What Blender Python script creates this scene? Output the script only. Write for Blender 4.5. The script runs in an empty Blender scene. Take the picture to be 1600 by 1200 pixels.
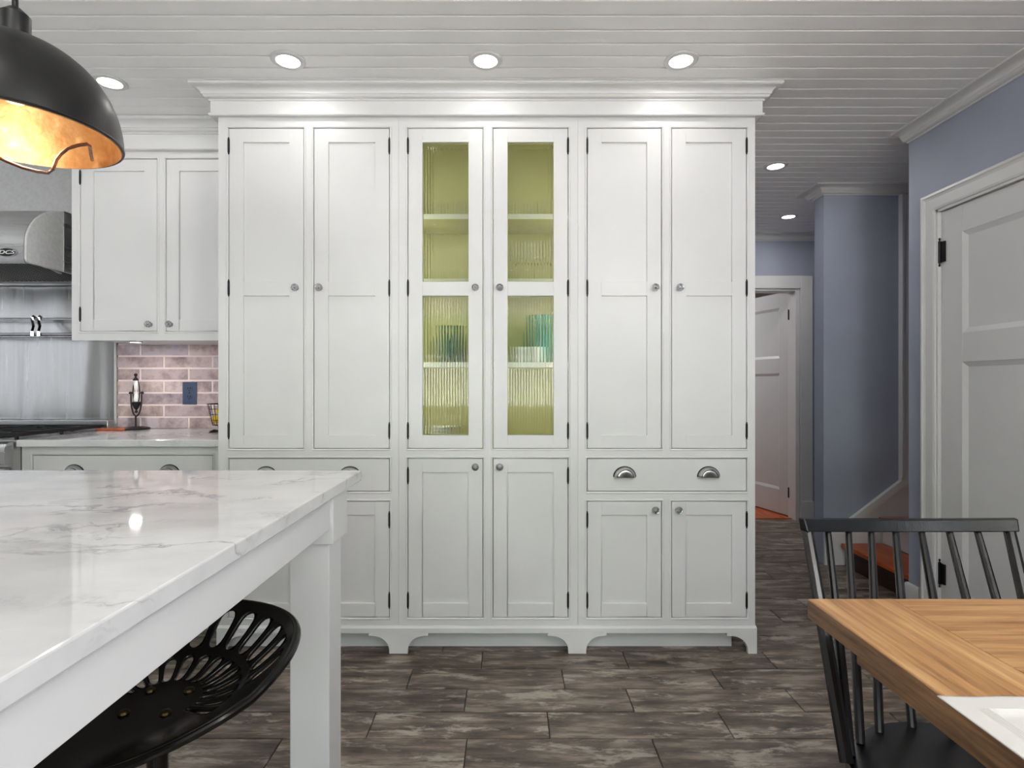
import bpy, bmesh, math, random
from mathutils import Vector, Matrix
random.seed(7)
PI = math.pi
scene = bpy.context.scene
COL = scene.collection
EYE = 1.172          # camera height
F = 885.0            # focal length measured on the 1600 px wide frame
VX, VY = 797.0, 600.0

def PX(px, Y): return (px - VX) / F * Y          # measured world X of a feature lying at depth Y
def PZ(py, Y): return EYE + (VY - py) / F * Y    # measured world Z of a feature lying at depth Y

# ------------------------------------------------------------------ camera
cd = bpy.data.cameras.new('camera'); cam = bpy.data.objects.new('camera', cd); COL.objects.link(cam)
cam.location = (0, 0, EYE); cam.rotation_euler = (PI/2, 0, 0)
cd.sensor_width = 36; cd.lens = 36 * F / 1600; cd.shift_x = 3/1600; cd.shift_y = 0
cd.clip_start = 0.02
scene.camera = cam

# ------------------------------------------------------------------ world, light, exposure
WORLD_STRENGTH = 12.0
w = bpy.data.worlds.new('world'); scene.world = w; w.use_nodes = True
nt = w.node_tree; nt.nodes.clear()
out = nt.nodes.new('ShaderNodeOutputWorld'); bg = nt.nodes.new('ShaderNodeBackground')
tc = nt.nodes.new('ShaderNodeTexCoord'); sp = nt.nodes.new('ShaderNodeSeparateXYZ'); cr = nt.nodes.new('ShaderNodeValToRGB')
cr.color_ramp.elements[0].position = 0.0; cr.color_ramp.elements[0].color = (0.95, 0.96, 0.98, 1)
cr.color_ramp.elements[1].position = 0.8; cr.color_ramp.elements[1].color = (0.72, 0.80, 0.95, 1)
nt.links.new(tc.outputs['Generated'], sp.inputs[0]); nt.links.new(sp.outputs['Z'], cr.inputs[0])
nt.links.new(cr.outputs[0], bg.inputs[0]); nt.links.new(bg.outputs[0], out.inputs[0])
bg.inputs[1].default_value = WORLD_STRENGTH
def area(name, loc, rot, sx, sy, power, color=(1,1,1), portal=False, shape='RECTANGLE'):
    l = bpy.data.lights.new(name, 'AREA'); l.shape = shape; l.size = sx
    if shape in ('RECTANGLE', 'ELLIPSE'): l.size_y = sy
    l.energy = power; l.color = color
    if portal: l.cycles.is_portal = True
    o = bpy.data.objects.new(name, l); COL.objects.link(o); o.location = loc; o.rotation_euler = rot
    return o
BACK_Y = -2.6; LEFT_X = -4.3
sl = bpy.data.lights.new('sun', 'SUN'); sl.energy = 55; sl.angle = 0.01; sl.color = (1, 0.97, 0.93)
so = bpy.data.objects.new('sun', sl); COL.objects.link(so); so.rotation_euler = (math.radians(-52), 0, 0)   # sun high over the far side of the house: lights the garden only
# window openings in the wall behind the camera and in the left wall
WIN = [(-1.45, -0.35), (-0.15, 0.95)]; WZ0, WZ1 = 0.85, 2.15
for a, b in WIN:
    area('daylight_portal', ((a+b)/2, BACK_Y-0.02, (WZ0+WZ1)/2), (-PI/2, 0, PI), b-a, WZ1-WZ0, 1, portal=True)
LWIN = (0.85, 2.35)
area('daylight_portal', (LEFT_X-0.02, sum(LWIN)/2, 1.5), (0, -PI/2, 0), 1.3, LWIN[1]-LWIN[0], 1, portal=True)
FILL_WIN = (-2.35, -0.75)  # opening added in the right wall to let in extra light
area('daylight_portal', (2.045+0.14, sum(FILL_WIN)/2, 1.5), (0, PI/2, 0), 1.3, FILL_WIN[1]-FILL_WIN[0], 1, portal=True)
REAR_FILL_POWER = 2.5  # strength of the added overhead fill
CAN_POWER = 0.7
HALL_POWER = 3.2
CABINET_FILL_POWER = 1.4  # strength of the fill added inside the display cabinet
vs = scene.view_settings
vs.view_transform = 'Standard'; vs.look = 'None'; vs.gamma = 1; vs.use_curve_mapping = False
vs.exposure = 0.16

for gx_, gy_, gp_ in ((1.05, -0.25, 31), (-1.3, -1.1, 18)):  # unseen point lights added to brighten the right wall and ceiling
    l = bpy.data.lights.new('fill_point', 'POINT'); l.energy = gp_; l.shadow_soft_size = 0.14; l.color = (1, 0.975, 0.95)
    o = bpy.data.objects.new('fill_point', l); COL.objects.link(o); o.location = (gx_, gy_, 1.95)

# ------------------------------------------------------------------ materials
def lin(c):
    return tuple(((v/255)/12.92 if v/255 <= 0.04045 else ((v/255+0.055)/1.055)**2.4) for v in c) + (1,)
def mat(name, rgb=(200,200,200), rough=0.5, metal=0.0, **kw):
    m = bpy.data.materials.new(name); m.use_nodes = True
    b = m.node_tree.nodes['Principled BSDF']
    b.inputs['Base Color'].default_value = lin(rgb); b.inputs['Roughness'].default_value = rough
    b.inputs['Metallic'].default_value = metal
    for k, v in kw.items(): b.inputs[k.replace('_', ' ')].default_value = v
    m['b'] = 1
    return m
def N(m, t, **kw):
    n = m.node_tree.nodes.new(t)
    for k, v in kw.items():
        if hasattr(n, k): setattr(n, k, v)
        else: n.inputs[k.replace('_', ' ')].default_value = v
    return n
def L(m, a, b): m.node_tree.links.new(a, b)
def B(m): return m.node_tree.nodes['Principled BSDF']
def coords(m, scale, kind='Object', rnd=False):
    c = N(m, 'ShaderNodeTexCoord'); mp = N(m, 'ShaderNodeMapping'); mp.inputs['Scale'].default_value = scale
    L(m, c.outputs[kind], mp.inputs[0])
    if rnd:
        oi = N(m, 'ShaderNodeObjectInfo'); mu = N(m, 'ShaderNodeMath', operation='MULTIPLY'); mu.inputs[1].default_value = 37.0
        L(m, oi.outputs['Random'], mu.inputs[0]); cx = N(m, 'ShaderNodeCombineXYZ')
        for i in range(3): L(m, mu.outputs[0], cx.inputs[i])
        L(m, cx.outputs[0], mp.inputs['Location'])
    return mp.outputs[0]
def noise(m, vec, scale, detail=4, rough=0.55, dist=0.0):
    n = N(m, 'ShaderNodeTexNoise'); n.inputs['Scale'].default_value = scale; n.inputs['Detail'].default_value = detail
    n.inputs['Roughness'].default_value = rough; n.inputs['Distortion'].default_value = dist
    L(m, vec, n.inputs['Vector']); return n.outputs['Fac']
def ramp(m, fac, stops):
    r = N(m, 'ShaderNodeValToRGB'); e = r.color_ramp.elements
    while len(e) < len(stops): e.new(0.5)
    for i, (p, c) in enumerate(stops): e[i].position = p; e[i].color = lin(c) if len(c) == 3 else c
    L(m, fac, r.inputs[0]); return r.outputs[0]
def bump(m, fac, strength=0.2, dist=0.002):
    b = N(m, 'ShaderNodeBump'); b.inputs['Strength'].default_value = strength; b.inputs['Distance'].default_value = dist
    L(m, fac, b.inputs['Height']); L(m, b.outputs[0], B(m).inputs['Normal'])
def mix(m, fac, a, b, mode='MIX'):
    x = N(m, 'ShaderNodeMix', data_type='RGBA', blend_type=mode)
    if isinstance(fac, float): x.inputs[0].default_value = fac
    else: L(m, fac, x.inputs[0])
    for s, v in ((6, a), (7, b)):
        if isinstance(v, tuple): x.inputs[s].default_value = v
        else: L(m, v, x.inputs[s])
    return x.outputs[2]

def paint(name, rgb, rough, var=0.012):
    m = mat(name, rgb, rough)
    v = coords(m, (1,1,1), 'Object'); n = noise(m, v, 3.0, 2)
    lo = tuple(max(0, c*(1-var)) for c in rgb); hi = tuple(min(255, c*(1+var)) for c in rgb)
    L(m, ramp(m, n, [(0.3, lo), (0.7, hi)]), B(m).inputs['Base Color'])
    bump(m, noise(m, v, 260.0, 2), 0.04, 0.0005)
    return m
M = {}
M['cab'] = paint('cabinet_white_paint', (226,226,227), 0.32)
M['trim'] = paint('trim_white_paint', (214,214,214), 0.38)
M['ceil'] = paint('ceiling_white_paint', (243,243,243), 0.4)
M['door'] = paint('door_white_paint', (208,208,209), 0.4)
M['blue'] = paint('slate_blue_wall_paint', (154,160,177), 0.6, 0.02)
M['back'] = paint('plain_wall_paint', (205,205,205), 0.7)
M['olive'] = paint('olive_yellow_interior_paint', (200,196,138), 0.5)
M['shelf'] = paint('cream_shelf_paint', (232,231,214), 0.4)
M['black'] = mat('black_hinge_metal', (28,28,29), 0.4, 0.6)
M['chrome'] = mat('polished_chrome', (200,200,202), 0.12, 1.0)
M['crystal'] = mat('cut_crystal', (245,245,248), 0.0, 0.0, Transmission_Weight=1.0, IOR=1.52)
M['glass'] = mat('clear_glass', (250,252,250), 0.0, 0.0, Transmission_Weight=1.0, IOR=1.46)
M['reed'] = mat('reeded_glass', (244,250,240), 0.03, 0.0, Transmission_Weight=1.0, IOR=1.47)
M['lamp'] = mat('lamp_lens', (255,255,255), 0.5, 0.0, Emission_Color=(1,0.98,0.95,1), Emission_Strength=7.0)
M['lamp2'] = mat('warm_bulb', (255,240,220), 0.5, 0.0, Emission_Color=(1,0.83,0.6,1), Emission_Strength=6.0)
M['blackgloss'] = mat('black_enamel', (22,22,24), 0.3, 0.0)
M['slot'] = mat('dark_socket_slot', (14,14,16), 0.6)
M['slate'] = mat('slate_blue_metal_plate', (70,84,108), 0.42, 0.3)
M['lemon'] = mat('lemon_peel', (240,200,30), 0.5)
bump(M['lemon'], noise(M['lemon'], coords(M['lemon'], (1,1,1)), 260, 2), 0.4, 0.0008)
M['iron'] = mat('dark_cast_iron', (38,32,36), 0.45, 0.5)
bump(M['iron'], noise(M['iron'], coords(M['iron'], (1,1,1)), 180, 3), 0.4, 0.0012)
M['grate'] = mat('matt_black_grate', (26,26,27), 0.55, 0.2)
M['seat'] = mat('glossy_black_seat', (14,13,12), 0.22, 0.3)
M['leafdark'] = mat('dark_green_ceramic', (40,84,72), 0.2)
M['teal'] = mat('teal_ceramic', (78,140,138), 0.2)
M['china'] = mat('white_china', (235,235,232), 0.15)
M['sand'] = mat('pale_sand', (220,214,200), 0.8)

def brushed(name, rgb, rough, axis_scale, wavy=0.0):
    m = mat(name, rgb, rough, 1.0)
    v = coords(m, axis_scale); n = noise(m, v, 60, 3)
    L(m, ramp(m, n, [(0.3, tuple(c*0.93 for c in rgb)), (0.7, rgb)]), B(m).inputs['Base Color'])
    r = N(m, 'ShaderNodeMapRange'); r.inputs[3].default_value = rough*0.8; r.inputs[4].default_value = rough*1.25
    L(m, n, r.inputs[0]); L(m, r.outputs[0], B(m).inputs['Roughness'])
    if wavy:
        bump(m, noise(m, coords(m, (1,1,0.08)), 5.0, 1), wavy, 0.05)
    return m
M['steel'] = brushed('brushed_stainless_steel', (190,190,190), 0.28, (0.05,0.05,1))
M['steelv'] = brushed('wavy_brushed_backsplash_steel', (186,186,186), 0.25, (1,1,0.04), 0.7)
M['steelcap'] = brushed('satin_end_cap_steel', (228,228,228), 0.62, (1,1,1)); B(M['steelcap']).inputs['Metallic'].default_value = 0.6
M['steelduct'] = brushed('satin_duct_steel', (200,200,200), 0.5, (1,1,1))

# copper leaf interior of the pendant
m = mat('hammered_copper_interior', (205,165,115), 0.38, 0.7); M['copper'] = m
v = coords(m, (1,1,1)); n = noise(m, v, 30, 4)
L(m, ramp(m, n, [(0.3, (186,138,88)), (0.6, (206,162,112)), (0.8, (240,208,160))]), B(m).inputs['Base Color'])
bump(m, n, 0.35, 0.004)
M['rod'] = mat('bronze_rod', (120,96,88), 0.2, 1.0)

# quartz
m = mat('white_veined_quartz', (225,225,226), 0.045); M['quartz'] = m
v = coords(m, (1.0, 1.5, 1.5))
warp = N(m, 'ShaderNodeTexNoise'); warp.inputs['Scale'].default_value = 2.4; warp.inputs['Detail'].default_value = 5; L(m, v, warp.inputs['Vector'])
va = N(m, 'ShaderNodeVectorMath', operation='MULTIPLY_ADD'); va.inputs[1].default_value = (0.7,0.7,0.7)
L(m, warp.outputs['Color'], va.inputs[0]); L(m, v, va.inputs[2])
n1 = N(m, 'ShaderNodeTexNoise'); n1.inputs['Scale'].default_value = 2.6; n1.inputs['Detail'].default_value = 7; n1.inputs['Roughness'].default_value = 0.62
L(m, va.outputs[0], n1.inputs['Vector'])
ab = N(m, 'ShaderNodeMath', operation='SUBTRACT'); ab.inputs[1].default_value = 0.5; L(m, n1.outputs['Fac'], ab.inputs[0])
ab2 = N(m, 'ShaderNodeMath', operation='ABSOLUTE'); L(m, ab.outputs[0], ab2.inputs[0])
vein = ramp(m, ab2.outputs[0], [(0.0, (0.62,0.62,0.62,1)), (0.012, (0.25,0.25,0.25,1)), (0.035, (0,0,0,1))])
mask = ramp(m, noise(m, v, 3.2, 3), [(0.47, (0,0,0,1)), (0.62, (1,1,1,1))])
mm = N(m, 'ShaderNodeMath', operation='MULTIPLY'); L(m, vein, mm.inputs[0]); L(m, mask, mm.inputs[1])
cloud = ramp(m, noise(m, v, 5.0, 5), [(0.3, (206,207,209)), (0.65, (226,226,227))])
L(m, mix(m, mm.outputs[0], cloud, lin((120,120,126))), B(m).inputs['Base Color'])

# floor tile: weathered wood-look porcelain
def tilemat(name, rnd):
    m = mat(name, (95,86,78), 0.38)
    v = coords(m, (1.0, 5.0, 1.0), 'Object', rnd)
    base = ramp(m, noise(m, v, 4.6, 8, 0.64), [(0.34, (62,52,44)), (0.5, (104,91,80)), (0.64, (150,137,124))])
    v2 = coords(m, (1.0, 3.2, 1.0), 'Object', rnd)
    sc = ramp(m, noise(m, v2, 5.5, 10, 0.72, 0.3), [(0.54, (0,0,0,1)), (0.62, (0.8,0.8,0.8,1))])
    c = mix(m, sc, base, lin((182,172,158)))
    v3 = coords(m, (1.0, 9.0, 1.0), 'Object', rnd)
    dk = ramp(m, noise(m, v3, 7.0, 5, 0.6), [(0.6, (0,0,0,1)), (0.72, (0.7,0.7,0.7,1))])
    c = mix(m, dk, c, lin((44,37,32)))
    oi = N(m, 'ShaderNodeObjectInfo'); r = N(m, 'ShaderNodeMapRange'); r.inputs[3].default_value = 0.72; r.inputs[4].default_value = 1.12
    L(m, oi.outputs['Random'], r.inputs[0])
    hs = N(m, 'ShaderNodeHueSaturation'); L(m, r.outputs[0], hs.inputs['Value']); L(m, c, hs.inputs['Color'])
    L(m, hs.outputs[0], B(m).inputs['Base Color'])
    bump(m, noise(m, v3, 30, 4), 0.15, 0.001)
    return m
M['tile'] = tilemat('weathered_wood_look_tile', True)
M['grout'] = mat('dark_floor_grout', (70,62,55), 0.8)

# brick tile
m = mat('washed_brick_tile', (176,160,160), 0.35); M['brick'] = m
v = coords(m, (1,1,1), 'Object', True)
c = ramp(m, noise(m, v, 9, 6, 0.65), [(0.32, (132,118,120)), (0.46, (184,168,166)), (0.58, (214,200,197)), (0.72, (190,186,202))])
oi = N(m, 'ShaderNodeObjectInfo'); cc = ramp(m, oi.outputs['Random'], [(0.0, (222,212,216)), (0.5, (255,244,238)), (1.0, (232,230,246))])
L(m, mix(m, 0.8, c, cc, 'MULTIPLY'), B(m).inputs['Base Color'])
bump(m, noise(m, v, 40, 5), 0.3, 0.002)
M['bgrout'] = mat('pale_pink_grout', (240,226,224), 0.8)

def wood(name, rgbs, scale, stretch, rough=0.45, rnd=True):
    m = mat(name, rgbs[1], rough)
    v = coords(m, stretch, 'Object', rnd)
    c = ramp(m, noise(m, v, scale, 7, 0.65, 0.15), [(0.32, rgbs[0]), (0.5, rgbs[1]), (0.68, rgbs[2])])
    d = ramp(m, noise(m, v, scale*4, 4, 0.6), [(0.55, (0,0,0,1)), (0.75, (0.45,0.45,0.45,1))])
    L(m, mix(m, d, c, lin(rgbs[0])), B(m).inputs['Base Color'])
    bump(m, noise(m, v, scale*4, 5), 0.25, 0.001)
    return m
TW = [(140,98,58), (178,132,84), (204,162,112)]
M['tableX'] = wood('honey_oak_along_width', TW, 4.0, (1,18,18))
M['tableY'] = wood('honey_oak_along_length', TW, 4.0, (18,1,18))
M['tableE'] = wood('darker_oak_edge', [(84,60,40), (122,90,62), (150,114,80)], 6.0, (12,1,14))
M['orange'] = wood('orange_varnished_wood', [(140,58,18), (180,80,26), (205,104,40)], 4.0, (8,1,8), 0.3)
M['riser'] = wood('dark_brown_riser', [(34,16,12), (52,26,18), (70,36,24)], 4.0, (8,1,8), 0.5)
M['spoon'] = wood('reddish_wood', [(140,66,34), (176,92,54), (196,116,74)], 8.0, (1,6,6), 0.45)
m = wood('black_stained_wood', [(6,6,6), (11,11,11), (26,25,26)], 10.0, (9,9,1.2), 0.27); M['chair'] = m
m = mat('white_linen', (208,206,202), 0.9); M['linen'] = m
wv = N(m, 'ShaderNodeTexWave'); wv.inputs['Scale'].default_value = 160; L(m, coords(m, (1,1,1)), wv.inputs[0]); bump(m, wv.outputs['Fac'], 0.35, 0.001)
m = mat('lawn_grass', (96,120,52), 0.9); M['grass'] = m
L(m, ramp(m, noise(m, coords(m, (1,1,1)), 3, 6), [(0.3, (122,124,104)), (0.7, (166,165,146))]), B(m).inputs['Base Color'])
m = mat('tree_leaf', (50,84,44), 0.8); M['hedge'] = m
L(m, ramp(m, noise(m, coords(m, (1,1,1)), 6, 6), [(0.35, (26,50,34)), (0.65, (92,122,66))]), B(m).inputs['Base Color'])

# ------------------------------------------------------------------ mesh helpers
class MB:
    def __init__(s): s.v = []; s.f = []
    def add(s, vs_, fs):
        o = len(s.v); s.v += [tuple(p) for p in vs_]; s.f += [tuple(i+o for i in f) for f in fs]; return s
    def box(s, x0, x1, y0, y1, z0, z1):
        return s.add([(x0,y0,z0),(x1,y0,z0),(x1,y1,z0),(x0,y1,z0),(x0,y0,z1),(x1,y0,z1),(x1,y1,z1),(x0,y1,z1)],
                     [(0,3,2,1),(4,5,6,7),(0,1,5,4),(1,2,6,5),(2,3,7,6),(3,0,4,7)])
    def prism(s, poly, axis, a, b):
        """extrude a closed 2-D polygon along an axis between a and b"""
        n = len(poly)
        def P(p, t):
            return {'x': (t, p[0], p[1]), 'y': (p[0], t, p[1]), 'z': (p[0], p[1], t)}[axis]
        vs_ = [P(p, a) for p in poly] + [P(p, b) for p in poly]
        fs = [tuple(range(n)), tuple(reversed(range(n, 2*n)))] + [(i, i+n, (i+1)%n+n, (i+1)%n) for i in range(n)]
        return s.add(vs_, fs)
    def tube(s, pts, r, n=10, closed=False, cap=True, sy=1.0):
        pts = [Vector(p) for p in pts]; k = len(pts)
        rs = r if isinstance(r, (list, tuple)) else [r]*k
        up = None; rings = []
        for i, p in enumerate(pts):
            if closed: d = pts[(i+1)%k] - pts[i-1]
            else: d = pts[min(i+1,k-1)] - pts[max(i-1,0)]
            d.normalize()
            if up is None:
                up = Vector((0,0,1)) if abs(d.z) < 0.9 else Vector((0,1,0))
            a = d.cross(up).normalized(); b = a.cross(d).normalized(); up = b
            rings.append([p + a*math.cos(2*PI*j/n)*rs[i] + b*math.sin(2*PI*j/n)*rs[i]*sy for j in range(n)])
        vs_ = [q for rr in rings for q in rr]; fs = []
        for i in range(k if closed else k-1):
            for j in range(n):
                i2 = (i+1)%k
                fs.append((i*n+j, i*n+(j+1)%n, i2*n+(j+1)%n, i2*n+j))
        if cap and not closed:
            fs.append(tuple(reversed(range(n)))); fs.append(tuple((k-1)*n+j for j in range(n)))
        return s.add(vs_, fs)
    def lathe(s, prof, c=(0,0,0), n=24, M4=None, closed=False):
        vs_ = []; fs = []; k = len(prof)
        for (r, z) in prof:
            for j in range(n):
                a = 2*PI*j/n; p = Vector((r*math.cos(a), r*math.sin(a), z))
                if M4: p = M4 @ p
                vs_.append(p + Vector(c))
        for i in range(k if closed else k-1):
            for j in range(n):
                i2 = (i+1)%k
                fs.append((i*n+j, i*n+(j+1)%n, i2*n+(j+1)%n, i2*n+j))
        if not closed:
            if prof[0][0] > 1e-5: fs.append(tuple(reversed(range(n))))
            if prof[-1][0] > 1e-5: fs.append(tuple((k-1)*n+j for j in range(n)))
        return s.add(vs_, fs)
    def build(s, name, m, parent=None, bevel=0.0, smooth=False, seg=2, loc=None):
        me = bpy.data.meshes.new(name); me.from_pydata(s.v, [], s.f); me.update()
        bm = bmesh.new(); bm.from_mesh(me)
        bmesh.ops.remove_doubles(bm, verts=bm.verts, dist=1e-6)
        bmesh.ops.recalc_face_normals(bm, faces=bm.faces)
        bm.to_mesh(me); bm.free()
        me.materials.append(m)
        o = bpy.data.objects.new(name, me); COL.objects.link(o)
        if smooth:
            for p in me.polygons: p.use_smooth = True
            try: me.set_sharp_from_angle(angle=math.radians(35))
            except Exception: pass
        if parent:
            o.parent = parent
            if parent.get('_root'): o.location = -parent.location
        if loc: o.location = loc
        if bevel:
            b = o.modifiers.new('bevel', 'BEVEL'); b.width = bevel; b.segments = seg; b.limit_method = 'ANGLE'; b.angle_limit = math.radians(40)
            b.harden_normals = False
        return o
def box(name, m, parent, x0, x1, y0, y1, z0, z1, bevel=0.0):
    return MB().box(x0,x1,y0,y1,z0,z1).build(name, m, parent, bevel)
def thing(name, loc, label, cat, group=None):
    o = bpy.data.objects.new(name, None); COL.objects.link(o); o.location = loc; o.empty_display_size = 0.05
    o['label'] = label; o['category'] = cat; o['_root'] = 1
    if group: o['group'] = group
    return o
def tag(o, label, cat, group=None):
    o['label'] = label; o['category'] = cat
    if group: o['group'] = group
    return o
def struct(o): o['kind'] = 'structure'; return o
def copy_tree(o, parent=None):
    c = o.copy(); COL.objects.link(c)
    if parent: c.parent = parent
    for ch in list(o.children): copy_tree(ch, c)
    return c
def ringpoly(cx, cy, r, n, a0=0, a1=2*PI):
    return [(cx+r*math.cos(a0+(a1-a0)*i/n), cy+r*math.sin(a0+(a1-a0)*i/n)) for i in range(n+1)]
ROT_NY = Matrix.Rotation(PI/2, 3, 'X')       # lathe axis z -> -y (towards the camera)

# ================================================================== ROOM
CZ = EYE + 1.28          # ceiling 2.452
WALLB = 3.30             # kitchen wall behind cabinets
RX = 2.045               # right wall
FARY = 4.86
# floor with tiles
fl = struct(MB().box(LEFT_X, 4.6, BACK_Y, FARY+0.06, -0.08, -0.006).build('floor', M['grout']))
TL, TP = 0.610, 0.1524
rows_y0 = 2.330          # a joint line measured under the cabinet feet
def row_offset(k): return (k * 0.213 + 0.10) % TL
tile_me = None
def tile_mesh(x0, x1, y0, y1):
    g = 0.0019; b = 0.0016
    a, c, d, e = x0+g, x1-g, y0+g, y1-g
    return MB().add([(a,d,-0.008),(c,d,-0.008),(c,e,-0.008),(a,e,-0.008),(a,d,-0.001),(c,d,-0.001),(c,e,-0.001),(a,e,-0.001),
                     (a+b,d+b,0),(c-b,d+b,0),(c-b,e-b,0),(a+b,e-b,0)],
                    [(0,1,5,4),(1,2,6,5),(2,3,7,6),(3,0,4,7),(4,5,9,8),(5,6,10,9),(6,7,11,10),(7,4,8,11),(8,9,10,11)])
proto_tile = None
rest = MB(); ntile = 0
OFFS = {0: PX(727.5, 2.178) , 1: 0}
k0 = int(math.floor((BACK_Y - rows_y0)/TP)); k1 = int(math.ceil((FARY - rows_y0)/TP))
# joints measured: row between y=2.18..2.33 at x ~(753..), 2.03..2.18 at 727.5, 1.885..2.03 at 593
meas = {-1: PX(880, 2.25), -2: PX(727.5, 2.10), -3: PX(857, 1.95), 0: PX(753, 2.40)}
for k in range(k0, k1):
    y0 = rows_y0 + k*TP; y1 = y0 + TP
    y0c = max(y0, BACK_Y); y1c = min(y1, FARY+0.05)
    ph = meas.get(k, row_offset(k) )
    n0 = int(math.floor((LEFT_X - ph)/TL)); n1 = int(math.ceil((4.5 - ph)/TL))
    for n in range(n0, n1):
        x0 = ph + n*TL; x1 = x0 + TL
        whole = x0 > LEFT_X and x1 < 4.5 and y1 <= FARY+0.05 and y0 >= BACK_Y
        cx, cy = (x0+x1)/2, (y0+y1)/2
        seen = whole and ((cy > 1.45 and cy < 2.62 and -2.0 < cx < 2.6) or (2.62 <= cy and 0.9 < cx < 2.75))
        if seen and ntile < 290:
            if proto_tile is None:
                proto_tile = tile_mesh(-TL/2, TL/2, -TP/2, TP/2).build('floor_tile', M['tile'], fl)
                proto_tile.location = (cx, cy, 0)
            else:
                t = proto_tile.copy(); COL.objects.link(t); t.location = (cx, cy, random.uniform(-0.0004, 0.0004))
            ntile += 1
        else:
            a, b_ = max(x0, LEFT_X), min(x1, 4.55)
            if b_-a > 0.01 and y1c-y0c > 0.01: 
                q = tile_mesh(a, b_, y0c, y1c); rest.add(q.v, q.f)
o = rest.build('floor_tiles_beyond', M['tile'], fl); o['kind'] = 'stuff'

# ceiling with v-groove planks running along X
ce = struct(MB().box(LEFT_X, 4.6, BACK_Y, FARY+0.06, CZ+0.012, CZ+0.08).build('ceiling', M['ceil']))
PP = 0.0811; g = 0.0035
prof = [(-PP/2+0.0009, CZ+0.0115), (-PP/2+0.0009, CZ+0.007), (-PP/2+0.0058, CZ), (PP/2-0.0058, CZ), (PP/2-0.0009, CZ+0.007), (PP/2-0.0009, CZ+0.0115)]
proto_pl = None
kk0 = int(math.ceil((BACK_Y+PP/2-2.13)/PP)); kk1 = int((FARY - 2.13)/PP)
for k in range(kk0, kk1):
    yc = 2.13 + (k+0.5)*PP
    if proto_pl is None:
        proto_pl = MB().prism(prof, 'x', LEFT_X+0.001, 4.55).build('ceiling_plank', M['ceil'], ce); proto_pl.location = (0, yc, 0)
    else:
        t = proto_pl.copy(); COL.objects.link(t); t.location = (0, yc, 0)

# walls
T = 0.12
wb = struct(box('wall_back', M['back'], None, LEFT_X-T, 1.06, WALLB, WALLB+T, 0, CZ+0.01))
struct(box('wall_hall_left', M['blue'], None, 1.06-T, 1.06, WALLB+T, FARY, 0, CZ+0.01))
# far wall with door opening
DX0, DX1, DZ = 1.70, PX(1250, FARY)-0.005, PZ(451, FARY)
fw = MB().box(0.9, DX0, FARY, FARY+T, 0, CZ+0.01).box(DX1, 4.6, FARY, FARY+T, 0, CZ+0.01).box(DX0, DX1, FARY, FARY+T, DZ, CZ+0.01)
struct(fw.build('wall_far', M['blue']))
# right wall (door opening), ends at Y = 2.905
RE = 2.905
RD0, RD1, RDZ = 1.90, 2.715, 2.005
rw = MB().box(RX, RX+T, BACK_Y, FILL_WIN[0], 0, CZ+0.01).box(RX, RX+T, FILL_WIN[0], FILL_WIN[1], 0, 0.85).box(RX, RX+T, FILL_WIN[0], FILL_WIN[1], 2.15, CZ+0.01).box(RX, RX+T, FILL_WIN[1], RD0, 0, CZ+0.01).box(RX, RX+T, RD1, RE, 0, CZ+0.01).box(RX, RX+T, RD0, RD1, RDZ, CZ+0.01)
struct(rw.build('wall_right', M['blue']))
struct(box('wall_stair_near', M['blue'], None, RX+T, 4.6, RE-T, RE, 0, CZ+0.01))
SY = 3.68
struct(box('wall_stair_far', M['blue'], None, 2.037, 4.6, SY, SY+0.11, 0, CZ+0.01))
struct(box('wall_stair_end', M['blue'], None, 4.5, 4.6, RE, SY, 0, CZ+0.01))
struct(box('wall_hall_right', M['blue'], None, 3.3, 3.42, SY+0.11, FARY, 0, CZ+0.01))
# wall behind the camera, with two windows; left wall with a wide window
bw = MB(); xs = [LEFT_X-T, WIN[0][0], WIN[0][1], WIN[1][0], WIN[1][1], RX+T]
for i in range(5):
    if i % 2 == 0: bw.box(xs[i], xs[i+1], BACK_Y-T, BACK_Y, 0, CZ+0.01)
    else: bw.box(xs[i], xs[i+1], BACK_Y-T, BACK_Y, 0, WZ0).box(xs[i], xs[i+1], BACK_Y-T, BACK_Y, WZ1, CZ+0.01)
struct(bw.build('wall_front', M['blue']))
lw = MB().box(LEFT_X-T, LEFT_X, BACK_Y, LWIN[0], 0, CZ+0.01).box(LEFT_X-T, LEFT_X, LWIN[1], WALLB, 0, CZ+0.01)
lw.box(LEFT_X-T, LEFT_X, LWIN[0], LWIN[1], 0, 0.85).box(LEFT_X-T, LEFT_X, LWIN[0], LWIN[1], 2.15, CZ+0.01)
struct(lw.build('wall_left', M['back']))
for i, (a, b) in enumerate(WIN):
    fr = MB(); y0, y1 = BACK_Y-0.09, BACK_Y+0.015
    fr.box(a-0.08, a+0.03, y0, y1, WZ0-0.08, WZ1+0.08).box(b-0.03, b+0.08, y0, y1, WZ0-0.08, WZ1+0.08)
    fr.box(a+0.03, b-0.03, y0, y1, WZ1-0.03, WZ1+0.08).box(a+0.03, b-0.03, y0, y1, WZ0-0.08, WZ0+0.03)
    fr.box(a+0.03, b-0.03, y0+0.02, y1-0.03, 1.47, 1.52)
    struct(fr.build('window_%d' % (i+1), M['trim']))
fr = MB(); x0, x1 = LEFT_X-0.09, LEFT_X+0.015
fr.box(x0, x1, LWIN[0]-0.08, LWIN[0]+0.03, 0.77, 2.23).box(x0, x1, LWIN[1]-0.03, LWIN[1]+0.08, 0.77, 2.23)
fr.box(x0, x1, LWIN[0]+0.03, LWIN[1]-0.03, 2.12, 2.23).box(x0, x1, LWIN[0]+0.03, LWIN[1]-0.03, 0.77, 0.88).box(x0+0.02, x1-0.03, 1.57, 1.63, 0.88, 2.12)
struct(fr.build('window_3', M['trim']))
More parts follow.
